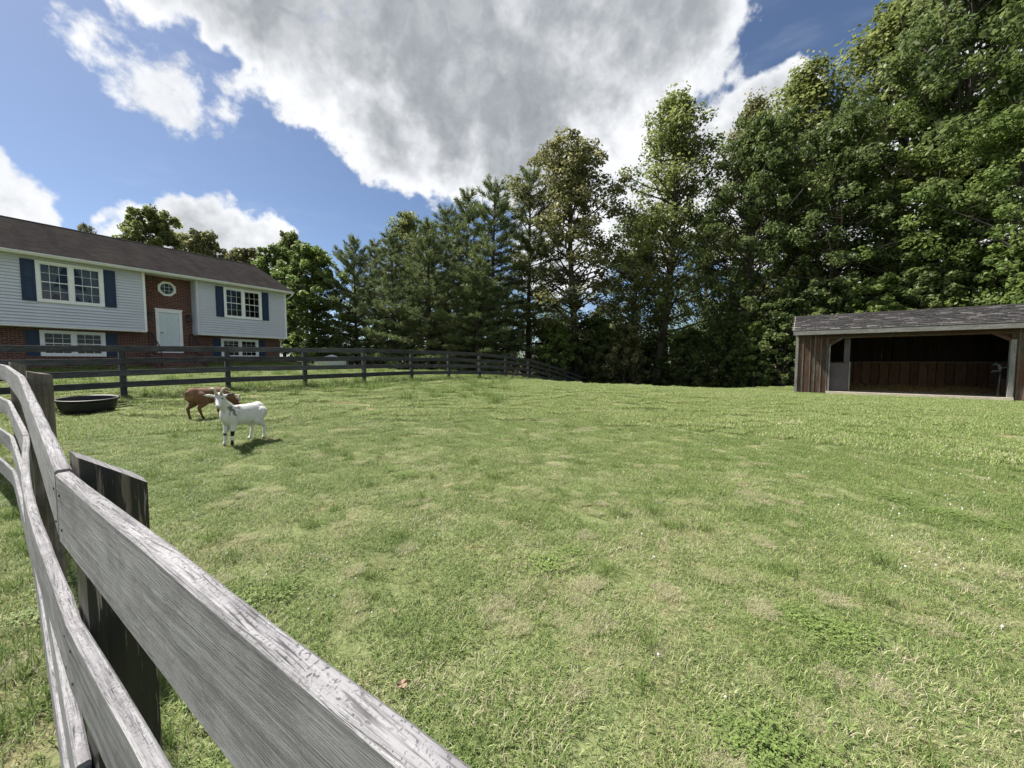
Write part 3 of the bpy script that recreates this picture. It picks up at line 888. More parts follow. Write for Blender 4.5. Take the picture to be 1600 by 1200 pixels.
def plank_run(a, b_, yb, zt, wmin=.14, wmax=.24, batten=True):
    x = a
    while x < b_ - .05:
        wd = min(rs.uniform(wmin, wmax), b_ - x)
        if b_ - x - wd < .06: wd = b_ - x
        plank(x + .003, x + wd - .003, yb, yb + .022 + rs.uniform(0, .006), .0 + rs.uniform(-.04, 0), zt)
        if batten and x > a + .05:
            plank(x - .014, x + .014, yb - .014, yb - .0005, .0, zt - .001, 'post_grey', 'batten')
        x += wd
plank_run(.0, OP0, 0, SH)
plank_run(OP1, SL, 0, SH)
for i in range(14):      # gable side planks seen edge on, left end, and the right end
    y0 = .03 + i * .254
    for xx in (.0, SL - .025):
        plank(xx, xx + .025, y0 + .002, y0 + .25, .0, SH - .02 + .0)
x = .03
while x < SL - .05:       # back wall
    plank(x, min(x + .24, SL - .03), SD - .03, SD - .005, .0, SH, 'shed_shade'); x += .245
# kick boards inside
x = .1
while x < SL - .15:
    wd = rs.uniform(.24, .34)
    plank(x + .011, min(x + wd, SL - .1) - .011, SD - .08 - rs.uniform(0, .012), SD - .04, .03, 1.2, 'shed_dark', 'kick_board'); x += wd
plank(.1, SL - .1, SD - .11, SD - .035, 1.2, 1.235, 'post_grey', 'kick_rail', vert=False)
# frame: corner posts, jambs, header, knee braces
plank(-.05, .04, -.03, .06, -.05, SH, 'shed_trim', 'corner_post')
plank(OP0 - .02, OP0 + .03, -.035, .1, -.02, SH - .38, 'shed_trim', 'jamb')
plank(OP1 - .02, OP1 + .1, -.04, .1, -.05, SH - .36, 'shed_trim', 'jamb')
plank(OP0, OP1, .0, .09, SH - .16, SH - .02, 'shed_wood', 'header', vert=False)
plank(OP0 - .3, OP1 + .3, -.03, -.002, SH - .12, SH - .05, 'shed_wood', 'header_trim', vert=False)
def brace(xa, za, xb, zb, m='shed_wood'):
    m_ = MB(); wv = .05
    m_.hexa([(xa, -.035, za - wv), (xb, -.035, zb - wv), (xa, .05, za - wv), (xb, .05, zb - wv), (xa, -.035, za + wv), (xb, -.035, zb + wv), (xa, .05, za + wv), (xb, .05, zb + wv)])
    m_.build('knee_brace', m, shed)
brace(OP0 - .02, SH - .44, OP0 + .42, SH - .12); brace(OP1 + .06, SH - .42, OP1 - .42, SH - .12)
def tri_fill(xa, xb):
    m_ = MB(); b = 0
    t3 = [(xa, SH - .42), (xb, SH - .1), (xa, SH - .1)]
    m_.v = [(x, .06, z) for x, z in t3] + [(x, .08, z) for x, z in t3]
    m_.f = [(0, 1, 2), (3, 5, 4), (0, 3, 4, 1), (1, 4, 5, 2), (2, 5, 3, 0)]
    m_.build('corner_gusset', 'shed_wood', shed)
tri_fill(OP0, OP0 + .42); tri_fill(OP1, OP1 - .42)
# grey half panel with its post at the left of the opening
pn = plank(OP0 + .035, 1.70, .22, .245, .03, 1.19, 'plywood', 'half_panel')
plank(1.665, 1.705, .20, .28, .0, 1.23, 'shed_trim', 'panel_edge')
plank(1.5, 1.68, .255, .40, 1.2, SH - .03, 'plywood', 'inner_post')
plank(3.3, 3.4, SD - .2, SD - .1, 1.24, SH, 'shed_shade', 'inner_post')
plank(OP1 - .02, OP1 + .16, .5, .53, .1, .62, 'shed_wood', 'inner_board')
plank(OP1 - .03, OP1 + .16, .5, .53, .66, 1.02, 'shed_shade', 'inner_board')
plank(OP0 - .06, OP1 + .1, -.11, .05, -.2, .06, 'shed_sill', 'sill', vert=False)
# floor slab
MB().box(.03, SL - .03, .05, SD - .03, -.3, .02).build('floor', 'shed_sill', shed)
# roof: decks, fascia, rakes and shingles one by one
EY, EZ, RY, RZ = -.34, SH + .16, SD / 2, SH + .16 + .76
RX0, RX1 = -.12, SL + .15
dk = MB()
dk.prism([(EY, EZ), (RY, RZ), (RY, RZ - .03), (EY, EZ - .03)], RX0, RX1)
dk.prism([(RY, RZ), (SD + .34, EZ), (SD + .34, EZ - .03), (RY, RZ - .03)], RX0, RX1)
sroof = dk.build('roof', 'shed_dark', shed)
plank(RX0 - .02, RX1, EY - .027, EY - .001, EZ - .17, EZ - .004, 'shed_trim', 'fascia', vert=False)
plank(RX0 - .02, RX1, EY - .034, EY + .04, EZ + .016, EZ + .028, 'shed_trim', 'drip_edge', vert=False)
for xx in (RX0 - .022, RX1 - .005):
    for (ya, za, yb, zb) in ((EY - .03, EZ, RY, RZ), (SD + .37, EZ, RY, RZ)):
        m_ = MB(); m_.prism([(ya, za + .03), (yb, zb + .03), (yb, zb - .12), (ya, za - .14)], xx, xx + .022); m_.build('rake_board', 'shed_trim', shed)
for xx in (.0, SL - .02):
    g = MB(); g.prism([(.03, SH - .01), (SD - .03, SH - .01), (RY, RZ - .05)], xx, xx + .02); g.build('gable_wall', 'shed_wood', shed)
sl = math.hypot(RY - EY, RZ - EZ); sa = math.atan2(RZ - EZ, RY - EY)
n_rows, tabw = 13, .305
expo = sl / n_rows
tabs = []
for kx in range(3):
    m_ = MB(); rr = random.Random(kx)
    wv = tabw / 2 - .006
    lift = [.012 + rr.uniform(0, .014) for _ in range(2)]
    m_.hexa([(-wv, 0, .002), (wv, 0, .002), (-wv, expo * 1.5, .001), (wv, expo * 1.5, .001), (-wv, 0, lift[0] + .008), (wv, 0, lift[1] + .008), (-wv, expo * 1.5, .006), (wv, expo * 1.5, .006)])
    tabs.append(m_.mesh('shingle')); tabs[-1].materials.append(M['shingle'])
n_cols = int((RX1 - RX0) / tabw) + 1
for i in range(n_rows):
    for j in range(n_cols):
        xx = RX0 + tabw * (j + .5) + (tabw / 2 if i % 2 else 0) - .08
        if xx > RX1 - .05: continue
        o = link('shingle', tabs[rs.randrange(3)], None, sroof)
        d_ = i * expo
        o.location = (xx, EY + d_ * math.cos(sa), EZ + d_ * math.sin(sa) + .002 + rs.uniform(0, .003))
        o.rotation_euler = (sa + rs.uniform(-.02, .015), rs.uniform(-.02, .02), rs.uniform(-.02, .02))
MB().prism([(RY - .14, RZ - .03), (RY, RZ + .04), (RY + .14, RZ - .03), (RY, RZ + .02)], RX0, RX1).build('ridge_cap', 'roof', sroof)
bk = MB(); bk.prism([(RY + .02, RZ + .012), (SD + .35, EZ + .012), (SD + .35, EZ + .002), (RY + .02, RZ + .002)], RX0, RX1)
bk.build('back_shingles', 'roof', sroof)

# straw on the shed floor
def blades(n, pos_fn, lmin, lmax, wid, lean, seed, segs=2, tint_fn=None):
    r = np.random.default_rng(seed)
    px, py, pz = pos_fn(n, r)
    az = r.uniform(0, 2 * np.pi, n); L = r.uniform(lmin, lmax, n); ln = np.clip(r.normal(lean, .28, n), .1, 1.5)
    wv = wid * r.uniform(.7, 1.3, n)
    dx, dy = np.cos(az), np.sin(az)
    sx, sy = -dy * wv / 2, dx * wv / 2
    h1 = np.cos(ln * .6) * L * .55; o1 = np.sin(ln * .6) * L * .55
    l2 = np.minimum(ln * 1.2, 1.5)
    h2 = h1 + np.cos(l2) * L * .45; o2 = o1 + np.sin(l2) * L * .45
    v = np.stack([np.stack([px - sx, py - sy, pz], 1), np.stack([px + sx, py + sy, pz], 1),
                  np.stack([px + dx * o1 + sx * .8, py + dy * o1 + sy * .8, pz + h1], 1), np.stack([px + dx * o1 - sx * .8, py + dy * o1 - sy * .8, pz + h1], 1),
                  np.stack([px + dx * o2 + sx * .15, py + dy * o2 + sy * .15, pz + np.maximum(h2, .004)], 1), np.stack([px + dx * o2 - sx * .15, py + dy * o2 - sy * .15, pz + np.maximum(h2, .004)], 1)], 1)
    b = np.arange(n)[:, None] * 6
    f = np.concatenate([b + np.array([0, 1, 2, 3]), b + np.array([3, 2, 4, 5])], 0)
    tint = r.uniform(0, 1, n) if tint_fn is None else tint_fn(n, r)
    return v.reshape(-1, 3), f, np.repeat(tint, 6)

def blade_mat(name, stops, rough=0.6, trans=0.3, rand=0.25):
    m, t, b, o = new_mat(name)
    at = t.add('ShaderNodeAttribute', attribute_name='tint').outputs['Fac']
    rnd = t.add('ShaderNodeObjectInfo').outputs['Random']
    c = t.ramp(t.math('ADD', at, t.math('MULTIPLY', t.math('SUBTRACT', rnd, 0.5), rand), clamp=True), stops)
    t.set(b, 'Base Color', c)
    b.inputs['Roughness'].default_value = rough
    b.inputs['Specular IOR Level'].default_value = 0.25
    tl = t.add('ShaderNodeBsdfTranslucent', {0: c})
    mxs = t.add('ShaderNodeMixShader', {0: trans, 1: b.outputs[0], 2: tl.outputs[0]})
    t.set(o, 0, mxs.outputs[0])
    return m
M['straw'] = blade_mat('loose straw', [(0, (0.24, 0.16, 0.07)), (.5, (0.42, 0.29, 0.12)), (1, (0.55, 0.42, 0.2))], trans=.1)
def straw_pos(n, r):
    x = r.uniform(1.75, SL - .2, n); y = SD - .1 - np.abs(r.normal(0, .9, n)); y = np.clip(y, .2, SD - .12)
    return x, y, .02 + .22 * np.clip((y - 1.0) / 2.4, 0, 1) * (.6 + .4 * np.sin(x * 2.1) ** 2) * r.uniform(0, 1, n)
sv, sf, st_ = blades(9000, straw_pos, .1, .3, .008, 1.35, 3)
straw = link('straw', raw_mesh('straw', sv, sf, st_), 'straw')
straw.matrix_world = Matrix.Translation((11.84, 16, SZ)) @ Matrix.Rotation(SA, 4, 'Z')
straw['kind'] = 'stuff'
tag(straw, 'golden straw bedding spread over the shed floor', 'straw')

# yard hydrant at the right of the opening
def shed_pt(x, y, z=0.0):
    return Vector((11.84 + x * .795 + y * .606, 16 - x * .606 + y * .795, SZ + z))
hp = shed_pt(5.42, .02)
hyd = empty('yard_hydrant', hp, SA)
tag(hyd, 'black yard hydrant with grey curved spout beside the right shed post', 'hydrant')
MB().tube([(0, 0, -.1), (0, 0, .92)], .035, 10).build('standpipe', 'iron', hyd, True)
MB().box(-.2, .1, -.1, .1, -.02, .05).build('base_block', 'iron', hyd)
MB().tube([(0, 0, .9), (0, 0, 1.02), (-.02, 0, 1.12), (-.09, 0, 1.17), (-.15, 0, 1.12)], [.045, .05, .05, .045, .035], 10).build('head', 'hydrant_metal', hyd, True)
MB().tube([(-.02, 0, .93), (-.14, 0, .93), (-.17, 0, .88)], [.03, .03, .034], 9).build('spout', 'hydrant_metal', hyd, True)
MB().tube([(.0, 0, 1.06), (.1, 0, 1.04), (.2, 0, 1.08)], .016, 8).build('handle', 'hydrant_metal', hyd, True)

# ------------------------------------------------------------ stock tank
def stock_tank():
    c = W(138, 628, 8.4)
    z = gz(c.x, c.y)
    root = empty('stock_tank', (c.x, c.y, z), R(35))
    ex = .4
    root.rotation_euler = Vector((-(gz(c.x + ex, c.y) - gz(c.x - ex, c.y)) / .8, -(gz(c.x, c.y + ex) - gz(c.x, c.y - ex)) / .8, 1)).to_track_quat('Z', 'Y').to_euler()
    tag(root, 'shallow oval black rubber stock tank on the grass by the fence', 'trough')
    N = 48
    prof = [(.50, .0, 0), (.545, .12, 0), (.585, .27, 0), (.60, .305, 0), (.635, .31, 1), (.64, .335, 1), (.61, .345, 1), (.575, .33, 1), (.56, .27, 1), (.52, .1, 1), (.48, .05, 1)]
    v, f = [], []
    for (r_, z_, q_) in prof:
        for i in range(N):
            a = 2 * math.pi * i / N
            rib = .006 * math.cos(a * 24) if .05 < z_ < .29 and q_ == 0 else 0
            v.append(((r_ + rib) * math.cos(a) * .80, (r_ + rib) * math.sin(a) * .58, z_ * .95))
    for k in range(len(prof) - 1):
        f += [(k * N + i, k * N + (i + 1) % N, (k + 1) * N + (i + 1) % N, (k + 1) * N + i) for i in range(N)]
    f.append(tuple(reversed(range(N)))); f.append(tuple((len(prof) - 1) * N + i for i in range(N)))
    mb = MB(); mb.v, mb.f = v, f
    mb.build('tub', 'rubber', root, True)
    wv = MB(); wv.v = [(.535 * .80 * math.cos(2 * math.pi * i / N), .535 * .58 * math.sin(2 * math.pi * i / N), .16) for i in range(N)]; wv.f = [tuple(range(N))]
    wv.build('water', 'water', root)
stock_tank()

# ------------------------------------------------------------ little white coop far behind the fence
wc = W(519, 575, 30)
coop = empty('garden_coop', (wc.x, wc.y, gz(wc.x, wc.y)), R(12))
tag(coop, 'small white picket sided coop with peaked roof beyond the dark fence', 'coop')
ct = 1.58 - gz(wc.x, wc.y)
for i in range(18):
    MB().box(-1.1 + i * .126, -1.01 + i * .126, -.62, -.6, .03, ct).build('picket', 'white', coop)
for i in range(10):
    MB().box(1.09, 1.11, -.58 + i * .12, -.49 + i * .12, .03, ct).build('picket', 'white', coop)
MB().box(-1.1, 1.1, -.598, -.57, .12, .2).box(-1.1, 1.1, -.598, -.57, ct - .15, ct - .07).build('rail', 'white', coop)
MB().box(-1.06, 1.06, -.55, .6, .0, ct - .02).build('body', 'white', coop)
rp = MB(); rp.v = [(-1.25, -.72, ct), (1.25, -.72, ct), (1.25, .72, ct), (-1.25, .72, ct), (-.05, 0, ct + .46), (.05, 0, ct + .46)]
rp.f = [(0, 1, 5, 4), (1, 2, 5), (2, 3, 4, 5), (3, 0, 4), (3, 2, 1, 0)]
rp.build('roof', 'white', coop)

# ------------------------------------------------------------ goats
def goat_body(name, caps, ells, paint, voxel=0.011):
    import bmesh
    bm = bmesh.new()
    def ell(c, r, rot=None):
        m4 = Matrix.Translation(c) @ (rot.to_4x4() if rot else Matrix()) @ Matrix.Diagonal((*r, 1))
        bmesh.ops.create_icosphere(bm, subdivisions=3, radius=1, matrix=m4)
    for c, r, *rot in ells:
        ell(Vector(c), r, rot[0] if rot else None)
    for pts, rads in caps:
        pts = [Vector(p) for p in pts]
        for i in range(len(pts) - 1):
            n = max(2, int((pts[i + 1] - pts[i]).length / .018))
            for k in range(n + 1):
                t = k / n
                rr = rads[i] * (1 - t) + rads[i + 1] * t
                bmesh.ops.create_icosphere(bm, subdivisions=2, radius=rr, matrix=Matrix.Translation(pts[i].lerp(pts[i + 1], t)))
    me = bpy.data.meshes.new(name)
    bm.to_mesh(me); bm.free()
    tmp = bpy.data.objects.new('tmp', me); col.objects.link(tmp)
    md = tmp.modifiers.new('r', 'REMESH'); md.mode = 'VOXEL'; md.voxel_size = voxel
    s = tmp.modifiers.new('s', 'SMOOTH'); s.iterations = 4; s.factor = .5
    dg = bpy.context.evaluated_depsgraph_get()
    out = bpy.data.meshes.new_from_object(tmp.evaluated_get(dg))
    bpy.data.objects.remove(tmp)
    co = np.empty(len(out.vertices) * 3); out.vertices.foreach_get('co', co); co = co.reshape(-1, 3)
    a = out.color_attributes.new('coat', 'FLOAT_COLOR', 'POINT')
    a.data.foreach_set('color', np.c_[paint(co), np.ones(len(co))].astype(np.float32).ravel())
    return out

def goat_hair(me, m, root, n, seed):
    r = np.random.default_rng(seed)
    k = len(me.polygons)
    ce = np.empty(k * 3); me.polygons.foreach_get('center', ce); ce = ce.reshape(-1, 3)
    nr = np.empty(k * 3); me.polygons.foreach_get('normal', nr); nr = nr.reshape(-1, 3)
    cl = np.empty(len(me.vertices) * 4, np.float32); me.color_attributes['coat'].data.foreach_get('color', cl); cl = cl.reshape(-1, 4)
    fv = np.array([p.vertices[0] for p in me.polygons])
    pk = r.integers(0, k, n)
    c, nn = ce[pk] + r.normal(0, .003, (n, 3)), nr[pk]
    t = np.array([-.55, 0, -.8]) + r.normal(0, .28, (n, 3))
    t -= nn * (t * nn).sum(1)[:, None]; t /= np.maximum(np.linalg.norm(t, axis=1), .05)[:, None]
    L = r.uniform(.012, .028, n) * np.where(ce[pk][:, 2] < .3, .55, 1)
    d = (t + nn * r.uniform(.12, .4, n)[:, None]) * L[:, None]
    sd = np.cross(nn, t); w_ = .0022
    b0 = c - nn * .002
    v = np.stack([b0 - sd * w_, b0 + sd * w_, b0 + d + sd * w_ * .3, b0 + d - sd * w_ * .3], 1).reshape(-1, 3)
    h = raw_mesh('coat_hair', v, np.arange(n * 4).reshape(n, 4))
    a = h.color_attributes.new('coat', 'FLOAT_COLOR', 'POINT')
    cc = cl[fv[pk]].copy(); cc[:, :3] *= r.uniform(.75, 1.12, n)[:, None]
    a.data.foreach_set('color', np.repeat(np.clip(cc, 0, .85), 4, 0).ravel())
    o = link('coat_hair', h, m, root)
    o['kind'] = 'stuff'

def coat_mat(name):
    m, t, b, o = new_mat(name)
    at = t.add('ShaderNodeAttribute', attribute_name='coat').outputs['Color']
    co = t.add('ShaderNodeTexCoord').outputs['Object']
    n = t.noise(t.scale(co, (60, 60, 22)), 1.0, 4, 0.7)
    t.set(b, 'Base Color', t.mix(0.5, at, t.ramp(n, [(.25, (.62, .6, .58)), (.7, (1, 1, 1))]), 'MULTIPLY'))
    b.inputs['Roughness'].default_value = 0.85
    b.inputs['Specular IOR Level'].default_value = 0.15
    b.inputs['Sheen Weight'].default_value = 0.2
    bump(t, b, n, 0.5, 0.006)
    return m
def leg_caps(front, y, fx, step=0.0):
    if front:
        return ([(fx, y, .46), (fx - .015, y, .34), (fx + step * .5, y * .95, .205), (fx + step * .8, y * .9, .075), (fx + step, y * .9, .03)], [.078, .056, .031, .021, .027])
    return ([(fx, y, .47), (fx + .085, y * 1.05, .34), (fx - .05 + step * .6, y, .235), (fx - .015 + step * .9, y, .075), (fx + .005 + step, y, .03)], [.105, .072, .031, .021, .027])
def sm(d, r):
    return np.clip(1.5 - d / r, 0, 1)
def nz(co, s, seed):
    return np.array([mnoise.noise(Vector((c[0] * s + seed, c[1] * s, c[2] * s))) for c in co])

def horn_curve(base, side, up, back, out, L, n=9):
    """horn rising from base, sweeping back and outwards"""
    pts = []
    for i in range(n):
        t = i / (n - 1)
        a = t * 2.75
        pts.append(base + up * (math.sin(a) * L * .62) + back * ((1 - math.cos(a)) * L * .30) + side * (t * .25 + t * t * .75) * out)
    return pts

# white goat, head turned to the camera
def white_goat():
    pos = Vector((-4.27, 6.02, 0)); pos.z = gz(pos.x, pos.y)
    hd = Vector((-.20, -.98, 0))
    root = empty('goat', pos, math.atan2(hd.y, hd.x))
    root.scale = (.95, .92, .97)
    tag(root, 'white goat with dark neck flecks standing and looking at the camera', 'goat')
    mz = Vector((.58, .55, -.66)).normalized()
    hb = Vector((.40, .035, .775))
    sd = Vector((-mz.y, mz.x, 0)).normalized()      # towards the goat's left ear
    upv = mz.cross(sd) * -1
    if upv.z < 0: upv = -upv
    caps = [([(-.27, 0, .50), (0, 0, .49), (.2, 0, .50)], [.128, .135, .125]),
            ([(.2, 0, .53), (.33, .01, .68), tuple(hb - mz * .02)], [.108, .072, .058]),
            ([tuple(hb), tuple(hb + mz * .10), tuple(hb + mz * .20)], [.062, .046, .033]),
            leg_caps(True, .06, .215, .02), leg_caps(True, -.06, .225, .05), leg_caps(False, .085, -.29, -.05), leg_caps(False, -.085, -.27, .05),
            ([(-.39, 0, .56), (-.44, 0, .54), (-.455, 0, .47)], [.03, .025, .015]),
            ([tuple(hb + mz * .15 - upv * .035), tuple(hb + mz * .15 - upv * .085)], [.016, .007])]
    for s in (1, -1):
        eb = hb + sd * s * .055 + upv * .03
        caps.append(([tuple(eb), tuple(eb + sd * s * .075 + upv * .012 - mz * .01), tuple(eb + sd * s * .135 + upv * (.03 if s < 0 else .045))], [.016, .023, .008]))
    ells = [((-.05, 0, .445), (.31, .142, .155)), ((-.31, 0, .51), (.115, .115, .13)), ((.235, 0, .49), (.12, .108, .165)), (tuple(hb + upv * .012 - mz * .01), (.066, .062, .062))]
    def paint(co):
        c = np.tile(np.array([.78, .77, .745]), (len(co), 1))
        n = nz(co, 20, 3.0) + .45 * nz(co, 50, 9)
        reg = np.exp(-(((co[:, 0] - .26) / .085) ** 2 + ((co[:, 2] - .57) / .15) ** 2)) * (co[:, 1] > .02)
        reg2 = np.exp(-(((co[:, 0] - .12) / .06) ** 2 + ((co[:, 2] - .60) / .05) ** 2)) * (co[:, 1] > .02) * .8
        k = np.clip(((reg + reg2) * .85 + n * .85 - .66) * 6, 0, 1)
        k *= .85
        c = c * (1 - k[:, None]) + np.array([.10, .09, .085]) * k[:, None]
        # black bands on the front legs, hoofs
        fl = (co[:, 0] > .12) & (co[:, 2] < .235) & (co[:, 2] > .155) & (co[:, 1] > 0)
        fl |= (co[:, 0] > .12) & (co[:, 2] < .20) & (co[:, 2] > .16) & (co[:, 1] < 0) & (co[:, 0] > .25)
        fl |= (co[:, 0] > .12) & (co[:, 2] < .085) & (co[:, 1] > 0)
        fl |= (co[:, 0] < -.1) & (co[:, 2] > .30) & (co[:, 2] < .35) & (co[:, 1] < -.02) & (co[:, 1] > -.1)
        c[fl] = (.02, .018, .018)
        hoof = co[:, 2] < .028
        c[hoof] = (.12, .1, .08)
        # darker muzzle tip, pinkish nose, inner ear
        d = np.linalg.norm(co - np.array(hb + mz * .215), axis=1)
        c = c * (1 - .6 * sm(d, .03)[:, None]) + np.array([.32, .22, .2]) * .6 * sm(d, .03)[:, None]
        fh = np.linalg.norm(co - np.array(hb + mz * .05 + upv * .065), axis=1)
        c *= (1 - .25 * sm(fh, .03))[:, None]
        ed = np.linalg.norm(co - np.array(hb + sd * .16 + upv * .06), axis=1)
        c = np.where((ed < .06)[:, None], np.array([.10, .07, .06]), c)
        pk = np.exp(-(((co[:, 0] + .3) / .1) ** 2 + ((co[:, 2] - .4) / .12) ** 2)) * .10
        c *= (1 - pk)[:, None]
        return c
    cm_ = coat_mat('white goat coat'); bo = link('body', goat_body('body', caps, ells, paint), cm_, root, True)
    goat_hair(bo.data, cm_, root, 16000, 5)
    for s in (1, -1):
        bs = hb + upv * .055 + sd * s * .028 - mz * .0
        pts = horn_curve(bs, sd * s, upv, -mz * .7, .115, .165)
        MB().tube(pts, [.024 - .0022 * i for i in range(9)], 8).build('horn', 'horn', root, True)
        e = hb + mz * .055 + sd * s * .047 + upv * .026
        eb_ = MB(); eb_.tube([e - sd * s * .012, e, e + sd * s * .007], [.013, .014, .006], 8)
        eb_.build('eye', 'eye', root, True)
        nm = hb + mz * .212 + sd * s * .016 + upv * .006
        MB().tube([nm - mz * .01, nm + mz * .006], [.007, .004], 6).build('nostril', 'eye', root, True)
white_goat()

def brown_goat():
    pos = Vector((-6.22, 7.86, 0)); pos.z = gz(pos.x, pos.y)
    hd = Vector((.22, .97, 0))
    root = empty('goat', pos, math.atan2(hd.y, hd.x))
    tag(root, 'brown goat grazing with lowered head behind the white goat', 'goat')
    hb = Vector((.53, -.06, .27)); mz = Vector((.42, -.2, -.88)).normalized()
    sd = Vector((.2, .97, 0)).normalized(); upv = Vector((.85, -.2, .45)).normalized()
    caps = [([(-.28, 0, .50), (0, 0, .49), (.2, 0, .49)], [.135, .14, .125]),
            ([(.2, 0, .50), (.40, -.04, .42), tuple(hb)], [.118, .09, .062]),
            ([tuple(hb), tuple(hb + mz * .1), tuple(hb + mz * .19)], [.064, .05, .035]),
            leg_caps(True, .078, .22, .03), leg_caps(True, -.078, .2, -.05), leg_caps(False, .088, -.30, -.03), leg_caps(False, -.088, -.27, .06),
            ([(-.40, 0, .57), (-.45, 0, .55), (-.47, 0, .48)], [.03, .026, .014])]
    for s in (1, -1):
        eb = hb + sd * s * .05
        caps.append(([tuple(eb), tuple(eb + sd * s * .075), tuple(eb + sd * s * .13)], [.016, .022, .008]))
    ells = [((-.05, 0, .45), (.32, .15, .155)), ((-.31, 0, .515), (.12, .12, .135)), ((.23, 0, .47), (.12, .11, .155))]
    def paint(co):
        c = np.tile(np.array([.205, .105, .058]), (len(co), 1))
        n = nz(co, 6, 1)
        c *= (1 + .25 * n)[:, None]
        lo = np.clip((.30 - co[:, 2]) / .2, 0, 1)
        c = c * (1 - .35 * lo[:, None])
        rump = np.exp(-(((co[:, 0] + .43) / .06) ** 2 + ((co[:, 2] - .44) / .12) ** 2))
        c = c * (1 - .55 * rump[:, None]) + np.array([.42, .27, .16]) * .55 * rump[:, None]
        c[co[:, 2] < .06] = (.03, .022, .018)
        return c
    cm_ = coat_mat('brown goat coat'); bo = link('body', goat_body('body', caps, ells, paint), cm_, root, True)
    goat_hair(bo.data, cm_, root, 16000, 6)
    for s in (1, -1):
        bs = hb + upv * .045 + sd * s * .026
        pts = horn_curve(bs, sd * s, upv * .5 + Vector((0, 0, .85)), Vector((-.8, 0, .15)), .06, .20)
        MB().tube(pts, [.023 - .0021 * i for i in range(9)], 8).build('horn', 'horn', root, True)
        e = hb + mz * .06 + sd * s * .046 + upv * .02
        MB().tube([e - sd * s * .01, e, e + sd * s * .006], [.012, .013, .006], 8).build('eye', 'eye', root, True)
brown_goat()

# ------------------------------------------------------------ trees
def leaf_mat(name, stops, trans=0.35, rough=0.5):
    return blade_mat(name, stops, rough, trans, 0.0)
M['leaf_oak'] = leaf_mat('oak leaves', [(0, (0.046, 0.071, 0.024)), (.5, (0.112, 0.156, 0.051)), (.85, (0.179, 0.221, 0.075)), (1, (0.251, 0.275, 0.105))], 0.45)
M['leaf_olive'] = leaf_mat('olive green leaves', [(0, (0.080, 0.090, 0.039)), (.5, (0.179, 0.186, 0.078)), (.85, (0.265, 0.258, 0.120)), (1, (0.343, 0.299, 0.150))], 0.45)
M['leaf_poplar'] = leaf_mat('poplar leaves', [(0, (0.080, 0.108, 0.032)), (.5, (0.185, 0.221, 0.071)), (.85, (0.271, 0.299, 0.108)), (1, (0.343, 0.348, 0.150))], 0.5)
M['leaf_maple'] = leaf_mat('maple leaves', [(0, (0.066, 0.105, 0.027)), (.5, (0.151, 0.216, 0.060)), (.85, (0.231, 0.293, 0.087)), (1, (0.316, 0.336, 0.112))], 0.5)
M['needles'] = leaf_mat('pine needles', [(0, (0.057, 0.084, 0.037)), (.5, (0.134, 0.174, 0.072)), (.85, (0.211, 0.248, 0.099)), (1, (0.282, 0.298, 0.131))], 0.3)
M['bark'] = weathered('grey brown bark', (0.03, 0.026, 0.022), (0.075, 0.066, 0.056), (0.14, 0.125, 0.11), 0.7)
M['bark_pine'] = weathered('red brown pine bark', (0.028, 0.02, 0.016), (0.075, 0.055, 0.044), (0.13, 0.10, 0.085), 0.7)

def leaf_quads(cent, rad, n_per, size, r, flat=0.75, droop=0.0, tint0=None):
    """leaves through clusters: cent (k,3), rad (k,), n_per leaves each"""
    k = len(cent)
    n = k * n_per
    d = r.normal(0, 1, (n, 3)); d /= np.linalg.norm(d, axis=1)[:, None]
    rr = r.uniform(0.15, 1, n) ** 0.5
    ci = np.repeat(np.arange(k), n_per)
    off = d * (rr * rad[ci])[:, None]; off[:, 2] *= flat
    c = cent[ci] + off
    nrm = d * .6 + r.normal(0, .6, (n, 3)); nrm[:, 2] += .6
    nrm /= np.linalg.norm(nrm, axis=1)[:, None]
    a = np.cross(nrm, r.normal(0, 1, (n, 3))); a /= np.maximum(np.linalg.norm(a, axis=1), 1e-6)[:, None]
    b = np.cross(nrm, a)
    s = size * r.uniform(.65, 1.35, n)
    a *= s[:, None] * .62; b *= s[:, None] * .36
    a[:, 2] -= droop * s
    v = np.stack([c - a, c + b * 1.0 - a * .1, c + a, c - b * 1.0 - a * .1], 1).reshape(-1, 3)
    f = np.arange(n * 4).reshape(n, 4)
    t = np.clip((tint0[ci] if tint0 is not None else .5) + r.normal(0, .16, n), 0, 1)
    return v, f, np.repeat(t, 4)

